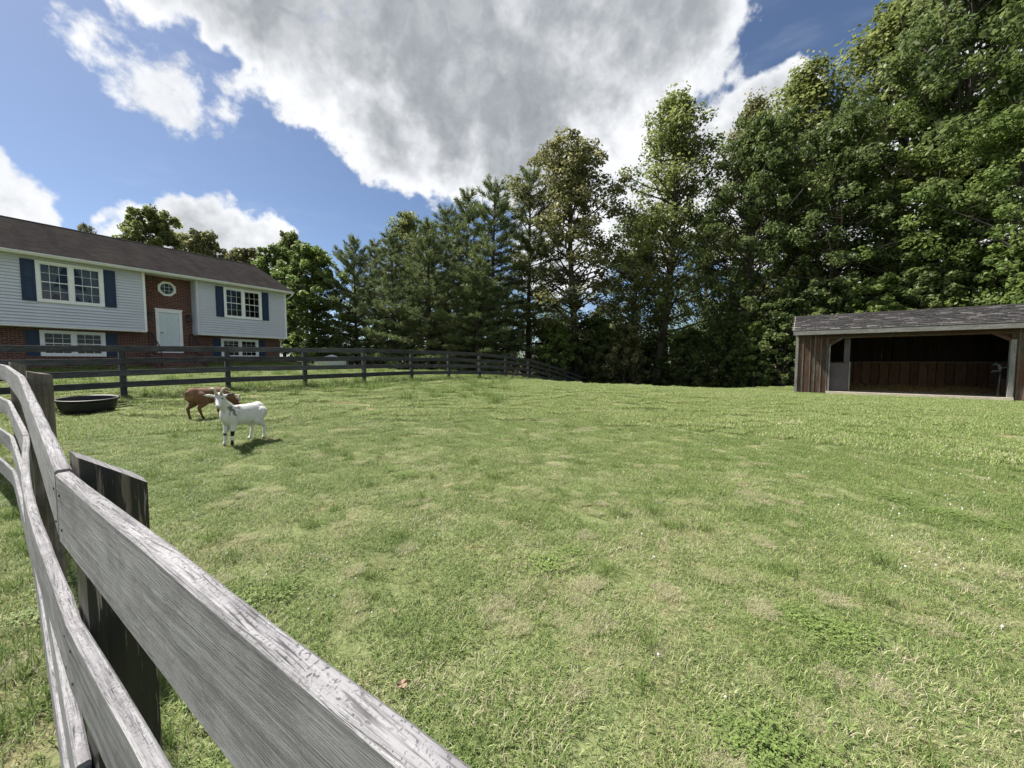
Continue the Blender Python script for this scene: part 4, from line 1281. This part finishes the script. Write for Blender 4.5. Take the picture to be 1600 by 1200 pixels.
def make_decid(seed, H, base_f, rad, n_limb, leaf, mleaf, n_per=70, shape='oval', open_=1.0, trunks=1, low=False):
    """returns (trunk mesh, crown mesh): tapered trunk and limbs, leaves in clumps at the limb ends"""
    r = np.random.default_rng(seed); rr = random.Random(seed)
    mb = MB(); cents, rads = [], []
    tr = .0125 * H + .05
    for tk in range(trunks):
        lx, ly = (0, 0) if trunks == 1 else (rr.uniform(-.6, .6), rr.uniform(-.6, .6))
        bx, by = rr.uniform(-.04, .04) * H, rr.uniform(-.04, .04) * H
        top = H * (.96 if tk == 0 else rr.uniform(.75, .92))
        def tp(t):
            return Vector((lx + bx * t + .012 * H * math.sin(t * 5 + seed), ly + by * t + .012 * H * math.cos(t * 4 + seed * 2), -.4 + (top + .4) * t))
        ts = [i / 10 for i in range(11)]
        mb.tube([tp(t) for t in ts], [tr * (1.25 if i == 0 else (1 - t) ** .8 + .06) / (trunks ** .4) for i, t in enumerate(ts)], 8)
        for i in range(n_limb // trunks):
            f = (i + rr.random()) / (n_limb // trunks)
            t = base_f + (1 - base_f) * f ** .9 * .98
            q = (t - base_f) / (1 - base_f)
            if shape == 'oval': prof = math.sin(math.pi * min(1, .16 + q * .80)) ** .65
            elif shape == 'column': prof = (.55 + .45 * math.sin(math.pi * (q * .9 + .1))) * (1 - q ** 3 * .55)
            else: prof = (1 - q) ** .6 * .9 + .12
            L = rad * prof * rr.uniform(.62, 1.12)
            az = i * 2.39996 + rr.uniform(-.5, .5) + tk
            el = R(rr.uniform(8, 38) + q * 32)
            p0 = tp(t * .97)
            dirv = Vector((math.cos(az) * math.cos(el), math.sin(az) * math.cos(el), math.sin(el)))
            pts = [p0]
            for s in range(1, 5):
                dirv = (dirv + Vector((rr.uniform(-.2, .2), rr.uniform(-.2, .2), rr.uniform(-.14, .2)))).normalized()
                pts.append(pts[-1] + dirv * L / 4)
            mb.tube(pts, [tr * .34 * (1 - t * .6) * (1 - s * .2) + .006 for s in range(5)], 5, False)
            for s in (2, 3, 4):
                for k in range(2 if s < 4 else 1):
                    spread_ = L * .26
                    o = Vector((rr.gauss(0, 1), rr.gauss(0, 1), rr.gauss(0, .5))) * spread_ * (1 if s < 4 else .2)
                    if rr.random() < .82 * open_:
                        c = pts[s] + o
                        if c.z > H: c.z = H - rr.random() * .4
                        cents.append(c); rads.append(rr.uniform(.45, 1.0) * (.032 * H + .24))
                        if (c - pts[s]).length > .5:
                            mb.tube([pts[s], pts[s].lerp(c, .5) + Vector((0, 0, .1)), c], [.02, .013, .006], 4, False)
        cents.append(tp(1)); rads.append(.03 * H + .2)
        cents.append(tp(.95) + Vector((.3, .2, 0))); rads.append(.03 * H + .25)
    cents = np.array([tuple(c) for c in cents]); rads = np.array(rads)
    t0 = np.clip(r.normal(.48, .16, len(cents)), 0, 1)
    v, f, t = leaf_quads(cents, rads, n_per, leaf, r, .72, .1, t0)
    return mb.mesh('trunk'), raw_mesh('crown', v, f, t)

def make_pine(seed, H, rad, base_f=.06, dens=1.0, n_tuft=30, droop=.25, top_bare=0.0):
    r = np.random.default_rng(seed); rr = random.Random(seed)
    mb = MB()
    tr = .011 * H + .05
    bx, by = rr.uniform(-.03, .03) * H, rr.uniform(-.03, .03) * H
    tp = lambda t: Vector((bx * t * t, by * t * t, -.4 + (H + .4) * t))
    mb.tube([tp(i / 8) for i in range(9)], [tr * ((1 - i / 8) ** .85 + .05) for i in range(9)], 8)
    C, D, S = [], [], []
    z = base_f * H
    while z < H * .985:
        q = (z - base_f * H) / (H * (1 - base_f))
        prof = (1 - q) ** .6 * .92 + .06
        if q < .15: prof *= .75 + q * 1.6
        nb = rr.choice([4, 5, 6])
        a0 = rr.uniform(0, 6.28)
        for b in range(nb):
            az = a0 + b * 6.283 / nb + rr.uniform(-.3, .3)
            L = rad * prof * rr.uniform(.55, 1.18)
            el0 = R(5 + 45 * q + rr.uniform(-10, 12))
            p0 = tp(z / H + .0)
            p0.z += rr.uniform(-.12, .12)
            pts = [p0]
            n = 6
            for s in range(1, n + 1):
                el = el0 - droop * (s / n) + .5 * max(0, s / n - .65)
                az += rr.uniform(-.1, .1)
                pts.append(pts[-1] + Vector((math.cos(az) * math.cos(el), math.sin(az) * math.cos(el), math.sin(el))) * L / n)
            mb.tube(pts, [tr * .22 * (1 - s / n * .8) * (1.1 - q * .6) + .005 for s in range(n + 1)], 4, False)
            for s in range(2, n + 1):
                m_ = 1 + int(L * .9 * dens * (s / n))
                for k in range(m_):
                    if rr.random() > .92: continue
                    sd = Vector((-math.sin(az), math.cos(az), 0)) * rr.gauss(0, .11 * L * (1.15 - .5 * s / n))
                    C.append(pts[s] + sd + Vector((0, 0, rr.gauss(0, .05))) - (pts[s] - pts[s - 1]) * rr.random())
                    dv = (pts[s] - pts[s - 1]).normalized() + sd * .8 / (L * .2 + .1) + Vector((0, 0, .3))
                    D.append(dv.normalized()); S.append(rr.uniform(.75, 1.25))
        z += rr.uniform(.42, .62) * (H / 13)
    C.append(tp(1)); D.append(Vector((0, 0, 1))); S.append(1.2)
    C = np.array([tuple(c) for c in C]); D = np.array([tuple(d) for d in D]); S = np.array(S)
    k = len(C); n = k * n_tuft
    ci = np.repeat(np.arange(k), n_tuft)
    d = D[ci] * .9 + r.normal(0, .62, (n, 3)); d /= np.linalg.norm(d, axis=1)[:, None]
    base = C[ci] + D[ci] * r.uniform(-.2, .12, n)[:, None] * S[ci][:, None] + r.normal(0, .05, (n, 3))
    L = (.24 * S[ci] * r.uniform(.7, 1.2, n))[:, None]
    s = np.cross(d, r.normal(0, 1, (n, 3))); s /= np.maximum(np.linalg.norm(s, axis=1), 1e-6)[:, None]
    wv = .032
    v = np.stack([base - s * wv * .5, base + s * wv * .5, base + d * L + s * wv * .4, base + d * L - s * wv * .4], 1).reshape(-1, 3)
    f = np.arange(n * 4).reshape(n, 4)
    t0 = np.clip(r.normal(.5, .17, k), 0, 1)
    t = np.repeat(np.clip(t0[ci] + r.normal(0, .12, n), 0, 1), 4)
    return mb.mesh('trunk'), raw_mesh('crown', v, f, t)

def plant_tree(name, label, cat, meshes, mleaf, mbark, x, y, H, H0, rz, wide=1.0, group=None, sink=0.0):
    root = empty(name, (x, y, gz(x, y) - sink), rz)
    s = H / H0
    root.scale = (s * wide, s * wide, s)
    tag(root, label, cat, group)
    for nm_, me, m in (('trunk', meshes[0], mbark), ('crown', meshes[1], mleaf)):
        if not me.materials:
            me.materials.append(M[m])
        o = link(nm_, me, None, root, nm_ == 'trunk')
        o.material_slots[0].link = 'OBJECT'
        o.material_slots[0].material = M[m]
    return root

def top_h(u, v, y):
    p = W(u, v, y)
    return p.x, y, p.z - gz(p.x, y)

PINES = [make_pine(11, 13, 4.6, dens=1.25), make_pine(12, 14, 4.4, dens=1.2, droop=.35), make_pine(13, 15, 4.3, base_f=.12, dens=1.15)]
pl = [(553, 373, 33, 0, .95, 'slim pine nearest the house corner with a pointed tip'),
      (583, 376, 36, 1, .9, 'pine with a thin double tip right of the slim one by the house'),
      (612, 362, 31, 1, 1.05, 'bushy pine with branches sweeping to the ground behind the coop'),
      (668, 350, 29.5, 0, 1.2, 'broad pine with layered low boughs behind the middle of the far fence'),
      (700, 325, 34, 2, 1.0, 'tall pine rising just left of the tallest pine pair'),
      (728, 298, 33, 1, 1.05, 'pine with an open pointed crown above the broad layered pines'),
      (768, 285, 31, 2, 1.15, 'tall dark pine standing where the far fence turns downhill'),
      (745, 400, 28, 0, 1.15, 'low spreading pine with drooping boughs over the fence rails'),
      (826, 264, 33.5, 2, 1.1, 'tallest dark pine beside the olive oak')]
for u, v, y, k, wd, lb in pl:
    x, yy, H = top_h(u, v, y)
    plant_tree('pine_tree', lb, 'pine tree', PINES[k], 'needles', 'bark_pine', x, yy, H, [13, 14, 15][k], R(u * 7.3), wd * (([13, 14, 15][k]) / H) ** .35, 'pines behind the far fence')

OAKA = make_decid(21, 20, .2, 5.4, 78, .2, 'leaf_oak', 96, open_=.85)
OAKB = make_decid(22, 22, .14, 5.2, 88, .2, 'leaf_oak', 92, trunks=2, open_=.82)
OLIV = make_decid(23, 18, .2, 4.8, 78, .17, 'leaf_olive', 92, open_=.85)
POPL = make_decid(24, 24, .2, 4.0, 90, .18, 'leaf_poplar', 72, 'column', .82)
MAPL = make_decid(25, 13, .04, 4.4, 84, .24, 'leaf_maple', 84)
SAPL = make_decid(26, 7, .08, 2.6, 46, .2, 'leaf_oak', 60)
dl = [('oak_tree', (245, 331, 46), MAPL, 13, 'leaf_poplar', 1.0, 'round topped tree rising over the middle of the house roof'),
      ('oak_tree', (320, 366, 47), MAPL, 13, 'leaf_olive', .95, 'lower tree showing over the roof ridge left of the white cloud'),
      ('oak_tree', (380, 390, 46), MAPL, 13, 'leaf_olive', .9, 'small treetop peeking over the right end of the house ridge'),
      ('oak_tree', (140, 350, 70), OLIV, 18, 'leaf_olive', .5, 'thin sparse treetop poking above the roof far left'),
      ('maple_tree', (482, 384, 33), MAPL, 13, 'leaf_maple', 1.0, 'bright green bushy maple right beside the house corner'),
      ('maple_tree', (437, 388, 38), MAPL, 13, 'leaf_maple', .9, 'maple half hidden behind the right end of the house'),
      ('poplar_tree', (455, 366, 45), MAPL, 13, 'leaf_poplar', .6, 'light treetop with two tips behind the bright maple'),
      ('poplar_tree', (650, 330, 40), OLIV, 18, 'leaf_poplar', .9, 'pale green treetop standing behind the layered pines'),
      ('oak_tree', (902, 231, 31.5), OLIV, 18, 'leaf_olive', 1.3, 'olive brown oak between the dark pine and the tall poplar'),
      ('poplar_tree', (1038, 130, 31), POPL, 24, 'leaf_poplar', 1.2, 'tall narrow tulip poplar standing alone against the clouds'),
      ('oak_tree', (985, 330, 35), OLIV, 18, 'leaf_oak', 1.1, 'shorter oak filling in left of the tall poplar'),
      ('oak_tree', (1195, 178, 27), OAKA, 20, 'leaf_oak', .92, 'dense dark oak left of the shed roof'),
      ('poplar_tree', (1285, 75, 29), POPL, 24, 'leaf_poplar', 1.25, 'poplar top rising above the dense dark oak'),
      ('poplar_tree', (1180, 140, 36), POPL, 24, 'leaf_olive', 1.0, 'thin poplar behind the dense dark oak'),
      ('oak_tree', (1320, 150, 24.5), OAKB, 22, 'leaf_oak', .9, 'twin stemmed oak directly behind the left end of the shed'),
      ('poplar_tree', (1395, -40, 27), POPL, 24, 'leaf_poplar', 1.45, 'very tall poplar leaving the top of the picture over the shed'),
      ('oak_tree', (1470, 120, 22.5), OAKB, 22, 'leaf_maple', 1.0, 'yellow green oak spreading over the middle of the shed roof'),
      ('oak_tree', (1530, -110, 22), OAKA, 20, 'leaf_oak', .95, 'dark oak at the upper right edge of the picture'),
      ('oak_tree', (1640, 40, 18), OAKB, 22, 'leaf_maple', .85, 'oak leaning over the right end of the shed'),
      ('oak_tree', (1100, 330, 38), OAKA, 20, 'leaf_oak', .8, 'farther oak seen through the gap right of the tall poplar')]
for i, (nm, (u, v, y), ms, H0, ml, wd, lb) in enumerate(dl):
    x, yy, H = top_h(u, v, y)
    plant_tree(nm, lb, 'tree', ms, ml, 'bark', x, yy, H, H0, R(i * 67 + 20), wd * (H0 / H) ** .35, 'broadleaf trees round the paddock')

# understorey saplings along the wood's edge
for i, (u, y, H, ml, lb) in enumerate([(868, 29.5, 5.0, 'leaf_maple', 'leafy sapling where the far fence drops out of sight'), (925, 30.5, 6.0, 'leaf_oak', 'sapling under the olive oak'),
                                       (975, 29.5, 5.5, 'leaf_olive', 'thin stemmed sapling left of the poplar trunk'), (1075, 29, 5.0, 'leaf_oak', 'sapling just right of the poplar trunk'),
                                       (1130, 27.5, 5.5, 'leaf_oak', 'dark shrubby sapling below the dense dark oak'), (1175, 25.5, 4.6, 'leaf_maple', 'pale leaved sapling left of the shed wall'),
                                       (1222, 24, 5.6, 'leaf_oak', 'sapling close behind the left shed corner'), (1285, 23, 6.5, 'leaf_oak', 'sapling behind the left half of the shed roof'),
                                       (1370, 21.5, 6.2, 'leaf_maple', 'bright sapling behind the middle of the shed roof'), (1455, 20.5, 6.5, 'leaf_oak', 'sapling behind the right half of the shed roof'),
                                       (1560, 19, 7.0, 'leaf_maple', 'leafy sapling at the right end of the shed roof'), (1020, 31.5, 5.0, 'leaf_oak', 'shrub in the shade at the foot of the poplar')]):
    p = W(u, 590, y)
    plant_tree('sapling', lb, 'sapling', SAPL, ml, 'bark', p.x, y, H, 7, R(i * 71), 1.0, 'saplings along the edge of the wood')

# the wood behind, one mass of stems and leaves
def back_wood():
    r = np.random.default_rng(77); rr = random.Random(77)
    mb = MB(); C, Rd = [], []
    for i in range(70):
        u = rr.uniform(500, 1760); y = rr.uniform(35, 50) - max(0, (u - 1150)) * .018
        p = W(u, 560, y)
        g = gz(p.x, y); H = rr.uniform(9, 15) * (.75 if u < 900 else .62 if u < 1130 else .9)
        mb.tube([(p.x, y, g - .5), (p.x + rr.uniform(-.3, .3), y, g + H * .5), (p.x + rr.uniform(-.6, .6), y, g + H * .82)], [.16, .11, .03], 6)
        for k in range(17):
            t = rr.uniform(.04, 1)
            C.append((p.x + rr.gauss(0, 1.5), y + rr.gauss(0, 1.3), g + .4 + H * t)); Rd.append(rr.uniform(.8, 1.5))
    for i in range(300):       # brush near the ground
        u = rr.uniform(480, 1760); y = rr.uniform(31, 42) - max(0, (u - 1100)) * .02
        p = W(u, 560, y)
        C.append((p.x, y, gz(p.x, y) + rr.uniform(.2, 2.2))); Rd.append(rr.uniform(.7, 1.3))
    for i in range(230):       # thicket that closes the view under the middle trees
        u = rr.uniform(840, 1180); y = rr.uniform(33, 41)
        p = W(u, 560, y)
        C.append((p.x, y, gz(p.x, y) + rr.uniform(.3, 5.6))); Rd.append(rr.uniform(.7, 1.3))
    v, f, t = leaf_quads(np.array(C), np.array(Rd), 95, .24, r, .8, .1, np.clip(r.normal(.4, .18, len(C)), 0, 1))
    o = link('woodland', raw_mesh('woodland', v, f, t), 'leaf_oak')
    o['kind'] = 'stuff'
    tag(o, 'shady mass of woodland behind the front trees', 'woodland')
    s = mb.build('woodland_stems', 'bark')
    s['kind'] = 'stuff'
    tag(s, 'dim grey stems of the woodland behind the front trees', 'woodland')
back_wood()

# ------------------------------------------------------------ lawn
hide = bpy.data.collections.new('turf_sources')      # only a source for the scattered turf, not in the scene
G_STOPS = [(0, (0.06, 0.098, 0.029)), (.35, (0.155, 0.222, 0.063)), (.65, (0.26, 0.335, 0.106)), (.82, (0.375, 0.425, 0.178)), (.93, (0.40, 0.36, 0.24)), (1, (0.48, 0.425, 0.31))]
M['blade'] = blade_mat('grass blades', G_STOPS, .55, .35, .16)
M['clover'] = blade_mat('white clover heads', [(0, (.55, .55, .48)), (1, (.8, .8, .76))], .8, .2, .1)
def patch(nm, size, n, l0, l1, wd, lean, seed, dry):
    pos = lambda k, r: (r.uniform(-size / 2, size / 2, k), r.uniform(-size / 2, size / 2, k), np.full(k, -.006))
    def tint(k, r):
        t = np.clip(r.normal(.52 if size > .6 else .37, .2, k), 0, .86)
        m = r.random(k) < dry
        t[m] = r.uniform(.82, 1, m.sum())
        return t
    v, f, t = blades(n, pos, l0, l1, wd, lean, seed, tint_fn=tint)
    me = raw_mesh(nm, v, f, t); me.materials.append(M['blade'])
    o = bpy.data.objects.new(nm, me); hide.objects.link(o)
    return o
# index order follows names: a = near green, b = near mixed, c = near dry, d = far green, e = far mixed
for i in range(3): patch(f'turf_a{i}', .42, 1050, .025, .06, .0031, 1.15, 100 + i, .05)
for i in range(2): patch(f'turf_b{i}', .42, 850, .025, .06, .003, 1.2, 110 + i, .36)
for i in range(2): patch(f'turf_c{i}', .34, 800, .025, .07, .0028, 1.42, 120 + i, .84)
for i in range(2): patch(f'turf_d{i}', 1.0, 2600, .035, .075, .0075, 1.0, 130 + i, .12)
for i in range(2): patch(f'turf_e{i}', 1.0, 2200, .035, .07, .007, 1.05, 140 + i, .34)
def tall(nm, seed):
    pos = lambda k, r: (r.normal(0, .09, k), r.normal(0, .09, k), np.zeros(k))
    v, f, t = blades(130, pos, .08, .2, .006, .6, seed, tint_fn=lambda k, r: np.clip(r.normal(.4, .12, k), 0, .8))
    me = raw_mesh(nm, v, f, t); me.materials.append(M['blade']); o = bpy.data.objects.new(nm, me); hide.objects.link(o)
tall('turf_f0', 150)

def clover_mat(nm, seed):
    r = np.random.default_rng(seed); V, Fq, T = [], [], []
    for k in range(210):
        x, y = r.normal(0, .1, 2); z = r.uniform(.02, .05)
        for l in range(3):
            a = 2.09 * l + r.uniform(0, .4); c = np.array([x + .009 * math.cos(a), y + .009 * math.sin(a), z]); b = len(V)
            V += [tuple(c + .008 * np.array([math.cos(q), math.sin(q), r.uniform(-.3, .3)])) for q in (0, 1.57, 3.14, 4.71)]
            Fq.append((b, b + 1, b + 2, b + 3)); T += [r.uniform(.2, .6)] * 4
    me = raw_mesh(nm, V, Fq, T); me.materials.append(M['blade']); hide.objects.link(bpy.data.objects.new(nm, me))
clover_mat('turf_g0', 160)

def instancer(name, pts, rot, scl, idx, coll):
    me = bpy.data.meshes.new(name)
    me.vertices.add(len(pts)); me.vertices.foreach_set('co', np.asarray(pts, np.float32).ravel())
    a = me.attributes.new('rot', 'FLOAT_VECTOR', 'POINT'); a.data.foreach_set('vector', np.asarray(rot, np.float32).ravel())
    a = me.attributes.new('scl', 'FLOAT', 'POINT'); a.data.foreach_set('value', np.asarray(scl, np.float32))
    a = me.attributes.new('pick', 'INT', 'POINT'); a.data.foreach_set('value', np.asarray(idx, np.int32))
    o = bpy.data.objects.new(name, me); col.objects.link(o)
    ng = bpy.data.node_groups.new(name, 'GeometryNodeTree')
    ng.interface.new_socket('Geometry', in_out='INPUT', socket_type='NodeSocketGeometry')
    ng.interface.new_socket('Geometry', in_out='OUTPUT', socket_type='NodeSocketGeometry')
    N_, L_ = ng.nodes, ng.links
    gi, go = N_.new('NodeGroupInput'), N_.new('NodeGroupOutput')
    ci = N_.new('GeometryNodeCollectionInfo'); ci.inputs['Collection'].default_value = coll
    ci.inputs['Separate Children'].default_value = True; ci.inputs['Reset Children'].default_value = True
    ip = N_.new('GeometryNodeInstanceOnPoints'); ip.inputs['Pick Instance'].default_value = True
    def attr(nm, typ):
        nd = N_.new('GeometryNodeInputNamedAttribute'); nd.data_type = typ; nd.inputs[0].default_value = nm
        return next(s for s in nd.outputs if s.enabled)
    L_.new(gi.outputs[0], ip.inputs['Points']); L_.new(ci.outputs[0], ip.inputs['Instance'])
    L_.new(attr('pick', 'INT'), ip.inputs['Instance Index'])
    er = N_.new('FunctionNodeEulerToRotation'); L_.new(attr('rot', 'FLOAT_VECTOR'), er.inputs[0]); L_.new(er.outputs[0], ip.inputs['Rotation'])
    L_.new(attr('scl', 'FLOAT'), ip.inputs['Scale'])
    L_.new(ip.outputs[0], go.inputs[0])
    md = o.modifiers.new('scatter', 'NODES'); md.node_group = ng
    o['kind'] = 'stuff'
    return o

def slope_rot(x, y):
    e = .3
    gx = (hgt(x + e, y) - hgt(x - e, y)) / (2 * e); gy = (hgt(x, y + e) - hgt(x, y - e)) / (2 * e)
    return gx, gy
def dryness(x, y):
    return np.array([mnoise.fractal(Vector((a * .9, b * .9, 3.3)), 1.0, 2.0, 4) * .7 + .9 * mnoise.noise(Vector((a * 2.9, b * 2.9, 8.1))) for a, b in zip(x, y)])
def in_solid(x, y):
    # tank, shed and house footprints keep free of turf
    sx = (x - 11.84) * .795 - (y - 16) * .606; sy = (x - 11.84) * .606 + (y - 16) * .795
    a = (sx > -.05) & (sx < SL + .05) & (sy > -.1) & (sy < SD)
    hx = (x + 14.17) * .523 + (y - 24.3) * .853; hy = -(x + 14.17) * .853 + (y - 24.3) * .523
    b = (hx > -14.5) & (hx < .1) & (hy > .4) & (hy < 8.8)
    return a | b
def scatter_turf():
    P, Rt, S, I = [], [], [], []
    # near, 0.3 m grid with jitter
    g = np.arange(-13, 13, .27)
    X, Y = np.meshgrid(g, np.arange(-1.2, 10.5, .27)); X = X.ravel() + rng.uniform(-.13, .13, X.size); Y = Y.ravel() + rng.uniform(-.13, .13, Y.size)
    k = (np.hypot(X, Y) < 9.5) & (np.abs(X) < Y * 1.5 + 2.2) & ~in_solid(X, Y)
    X, Y = X[k], Y[k]
    D = dryness(X, Y) + rng.normal(0, .12, len(X)) + .16 * np.clip(1 - np.hypot(X - 1.5, Y - 2.5) / 5, 0, 1) - .25 * np.clip((-X - 2) / 4, 0, 1)
    I += list(np.where(D > .85, 5 + rng.integers(0, 2, len(X)), np.where(D + .35 * np.clip(1 - np.hypot(X - 1, Y - 1.5) / 5, -1, 1) > .35, 3 + rng.integers(0, 2, len(X)), rng.integers(0, 3, len(X)))))
    gx, gy = slope_rot(X, Y)
    P.append(np.c_[X, Y, hgt(X, Y)]); S.append(rng.uniform(.8, 1.2, len(X)))
    Rt.append(np.c_[gy, -gx, rng.uniform(0, 6.28, len(X))])
    # small worn spots of dead thatch
    X = rng.uniform(-5, 9, 5200); Y = rng.uniform(.6, 9, 5200)
    D = np.array([mnoise.noise(Vector((a * 1.6, b * 1.6, 41))) + .8 * mnoise.noise(Vector((a * 4.5, b * 4.5, 17))) for a, b in zip(X, Y)]) + .25 * np.clip(1 - np.hypot(X - 1.5, Y - 2.2) / 6, -.6, 1)
    k = (D + .5 * np.clip(1 - np.hypot(X, Y) / 5.5, -.7, 0) > .47) & ~in_solid(X, Y)
    X, Y = X[k], Y[k]
    I += list(5 + rng.integers(0, 2, len(X)))
    gx, gy = slope_rot(X, Y)
    P.append(np.c_[X, Y, hgt(X, Y) + .012]); S.append(rng.uniform(.22, .55, len(X)))
    Rt.append(np.c_[gy, -gx, rng.uniform(0, 6.28, len(X))])
    # far, .62 m grid
    X, Y = np.meshgrid(np.arange(-34, 30, .6), np.arange(2, 33, .6)); X = X.ravel() + rng.uniform(-.3, .3, X.size); Y = Y.ravel() + rng.uniform(-.3, .3, Y.size)
    k = (np.hypot(X, Y) >= 8.8) & (np.abs(X) < Y * 1.5 + 2) & ~in_solid(X, Y) & (Y + .12 * X < 28.5)
    k &= ~((np.abs(Y - 23.0) < .8) & (np.abs(X + 6.5) < 3))
    X, Y = X[k], Y[k]
    D = dryness(X, Y) + rng.normal(0, .15, len(X))
    I += list(np.where(D > .8, 9 + rng.integers(0, 2, len(X)), 7 + rng.integers(0, 2, len(X))))
    gx, gy = slope_rot(X, Y)
    P.append(np.c_[X, Y, hgt(X, Y)]); S.append(rng.uniform(.85, 1.2, len(X)))
    Rt.append(np.c_[gy, -gx, rng.uniform(0, 6.28, len(X))])
    # longer tufts: under the fences, by the house wall and post feet
    T = []
    for a, b_ in zip(FPTS[:-1], FPTS[1:]):
        for _ in range(9):
            p = a.lerp(b_, random.random()); T.append((p.x + random.gauss(0, .12), p.y + random.gauss(0, .12)))
    for a, b_ in zip(NP[:-1], NP[1:]):
        for _ in range(14):
            p = a.lerp(b_, random.random()); T.append((p.x + random.gauss(.05, .15), p.y + random.gauss(.08, .15)))
    for _ in range(150):
        hx, hy = random.uniform(-14, 0), .5 - abs(random.gauss(0, .35))
        T.append((-14.17 + hx * .523 - hy * .853, 24.3 + hx * .853 + hy * .523))
    for _ in range(420):
        T.append((random.uniform(-22, 0), random.uniform(11, 26)))
    for _ in range(160):
        T.append((random.uniform(-6, 9), random.uniform(1.2, 9)))
    T = np.array(T); T = T[~in_solid(T[:, 0], T[:, 1])]
    beyond = T[:, 1] > 10 + 0 * T[:, 0]
    P.append(np.c_[T, hgt(T[:, 0], T[:, 1])]); S.append(np.where(beyond, rng.uniform(.8, 1.7, len(T)), rng.uniform(.3, .62, len(T)))); Rt.append(np.c_[np.zeros(len(T)), np.zeros(len(T)), rng.uniform(0, 6.28, len(T))])
    I += [11] * len(T)
    C = np.c_[rng.uniform(-3, 5, 12), rng.uniform(1.0, 5, 12)]
    C = np.concatenate([C + rng.normal(0, .13, C.shape) for _ in range(3)])
    P.append(np.c_[C, hgt(C[:, 0], C[:, 1])]); S.append(rng.uniform(.6, 1.1, len(C)) * .8); Rt.append(np.c_[np.zeros((len(C), 2)), rng.uniform(0, 6.28, len(C))])
    I += [12] * len(C)
    o = instancer('grass', np.concatenate(P), np.concatenate(Rt), np.concatenate(S), I, hide)
    tag(o, 'short grazed grass with dry tan patches covering the paddock', 'grass')
scatter_turf()
# clover heads
hide2 = bpy.data.collections.new('clover_source')
cm = MB(); cm.tube([(0, 0, -.01), (0, 0, .04)], .0015, 3); cm.tube([(0, 0, .036), (0, 0, .044), (0, 0, .054), (0, 0, .06)], [.004, .010, .009, .003], 6)
cme = cm.mesh('clover_head'); cme.materials.append(M['clover'])
at = cme.attributes.new('tint', 'FLOAT', 'POINT'); at.data.foreach_set('value', [.1 if v.co.z < .034 else .8 for v in cme.vertices])
hide2.objects.link(bpy.data.objects.new('clover_head', cme))
cx, cy = [], []
while len(cx) < 2600:
    x, y = random.uniform(-12, 10), random.uniform(1.5, 17)
    keep = .9 if (x < -.25 * y - .5) else .28
    if mnoise.noise(Vector((x * .7, y * .7, 20))) + random.uniform(-.3, .3) > .08 and random.random() < keep and abs(x) < y * 1.45 + 1:
        cx.append(x); cy.append(y)
cx, cy = np.array(cx), np.array(cy)
k = ~in_solid(cx, cy); cx, cy = cx[k], cy[k]
o = instancer('clover', np.c_[cx, cy, hgt(cx, cy)], np.c_[rng.normal(0, .2, len(cx)), rng.normal(0, .2, len(cx)), rng.uniform(0, 6, len(cx))], rng.uniform(.35, .7, len(cx)), np.zeros(len(cx)), hide2)
tag(o, 'tiny white clover heads sprinkled through the grass', 'clover')

# fallen leaves
def dead_leaf(u, v, y, s, rz, lb):
    d = ray(u, v)
    # march to the ground
    t = .3
    while CAM_H + d.z * t > gz(d.x * t, t) + .03 and t < 30: t += .01
    n = 12
    vs_, fs = [(0, 0, .012)], []
    for i in range(n):
        a = 2 * math.pi * i / n
        r_ = s * (.5 + .32 * abs(math.cos(a * 2.5)) + (.25 if i == 0 else 0))
        vs_.append((r_ * math.cos(a), r_ * math.sin(a) * .7, .012 + .35 * s * math.sin(a * 2) ** 2 + .2 * s * math.cos(a)))
    fs = [(0, 1 + i, 1 + (i + 1) % n) for i in range(n)]
    vs2 = [(x, y_, z - .0015) for x, y_, z in vs_]
    b = len(vs_)
    fs += [(b, b + 1 + (i + 1) % n, b + 1 + i) for i in range(n)] + [(1 + i, b + 1 + i, b + 1 + (i + 1) % n, 1 + (i + 1) % n) for i in range(n)]
    m_ = MB(); m_.v = vs_ + vs2; m_.f = fs
    o = m_.build('dead_leaf', 'leaf_dead', None, False, (d.x * t, t, gz(d.x * t, t) + .03))
    o.rotation_euler = (.3, .2, rz)
    tag(o, lb, 'leaf', 'fallen leaves on the grass')
dead_leaf(627, 1073, 1, .034, .6, 'curled brown dead leaf on the grass right of the near board')
dead_leaf(614, 958, 1, .02, 2.1, 'small pale dead leaf farther up the grass behind the brown one')
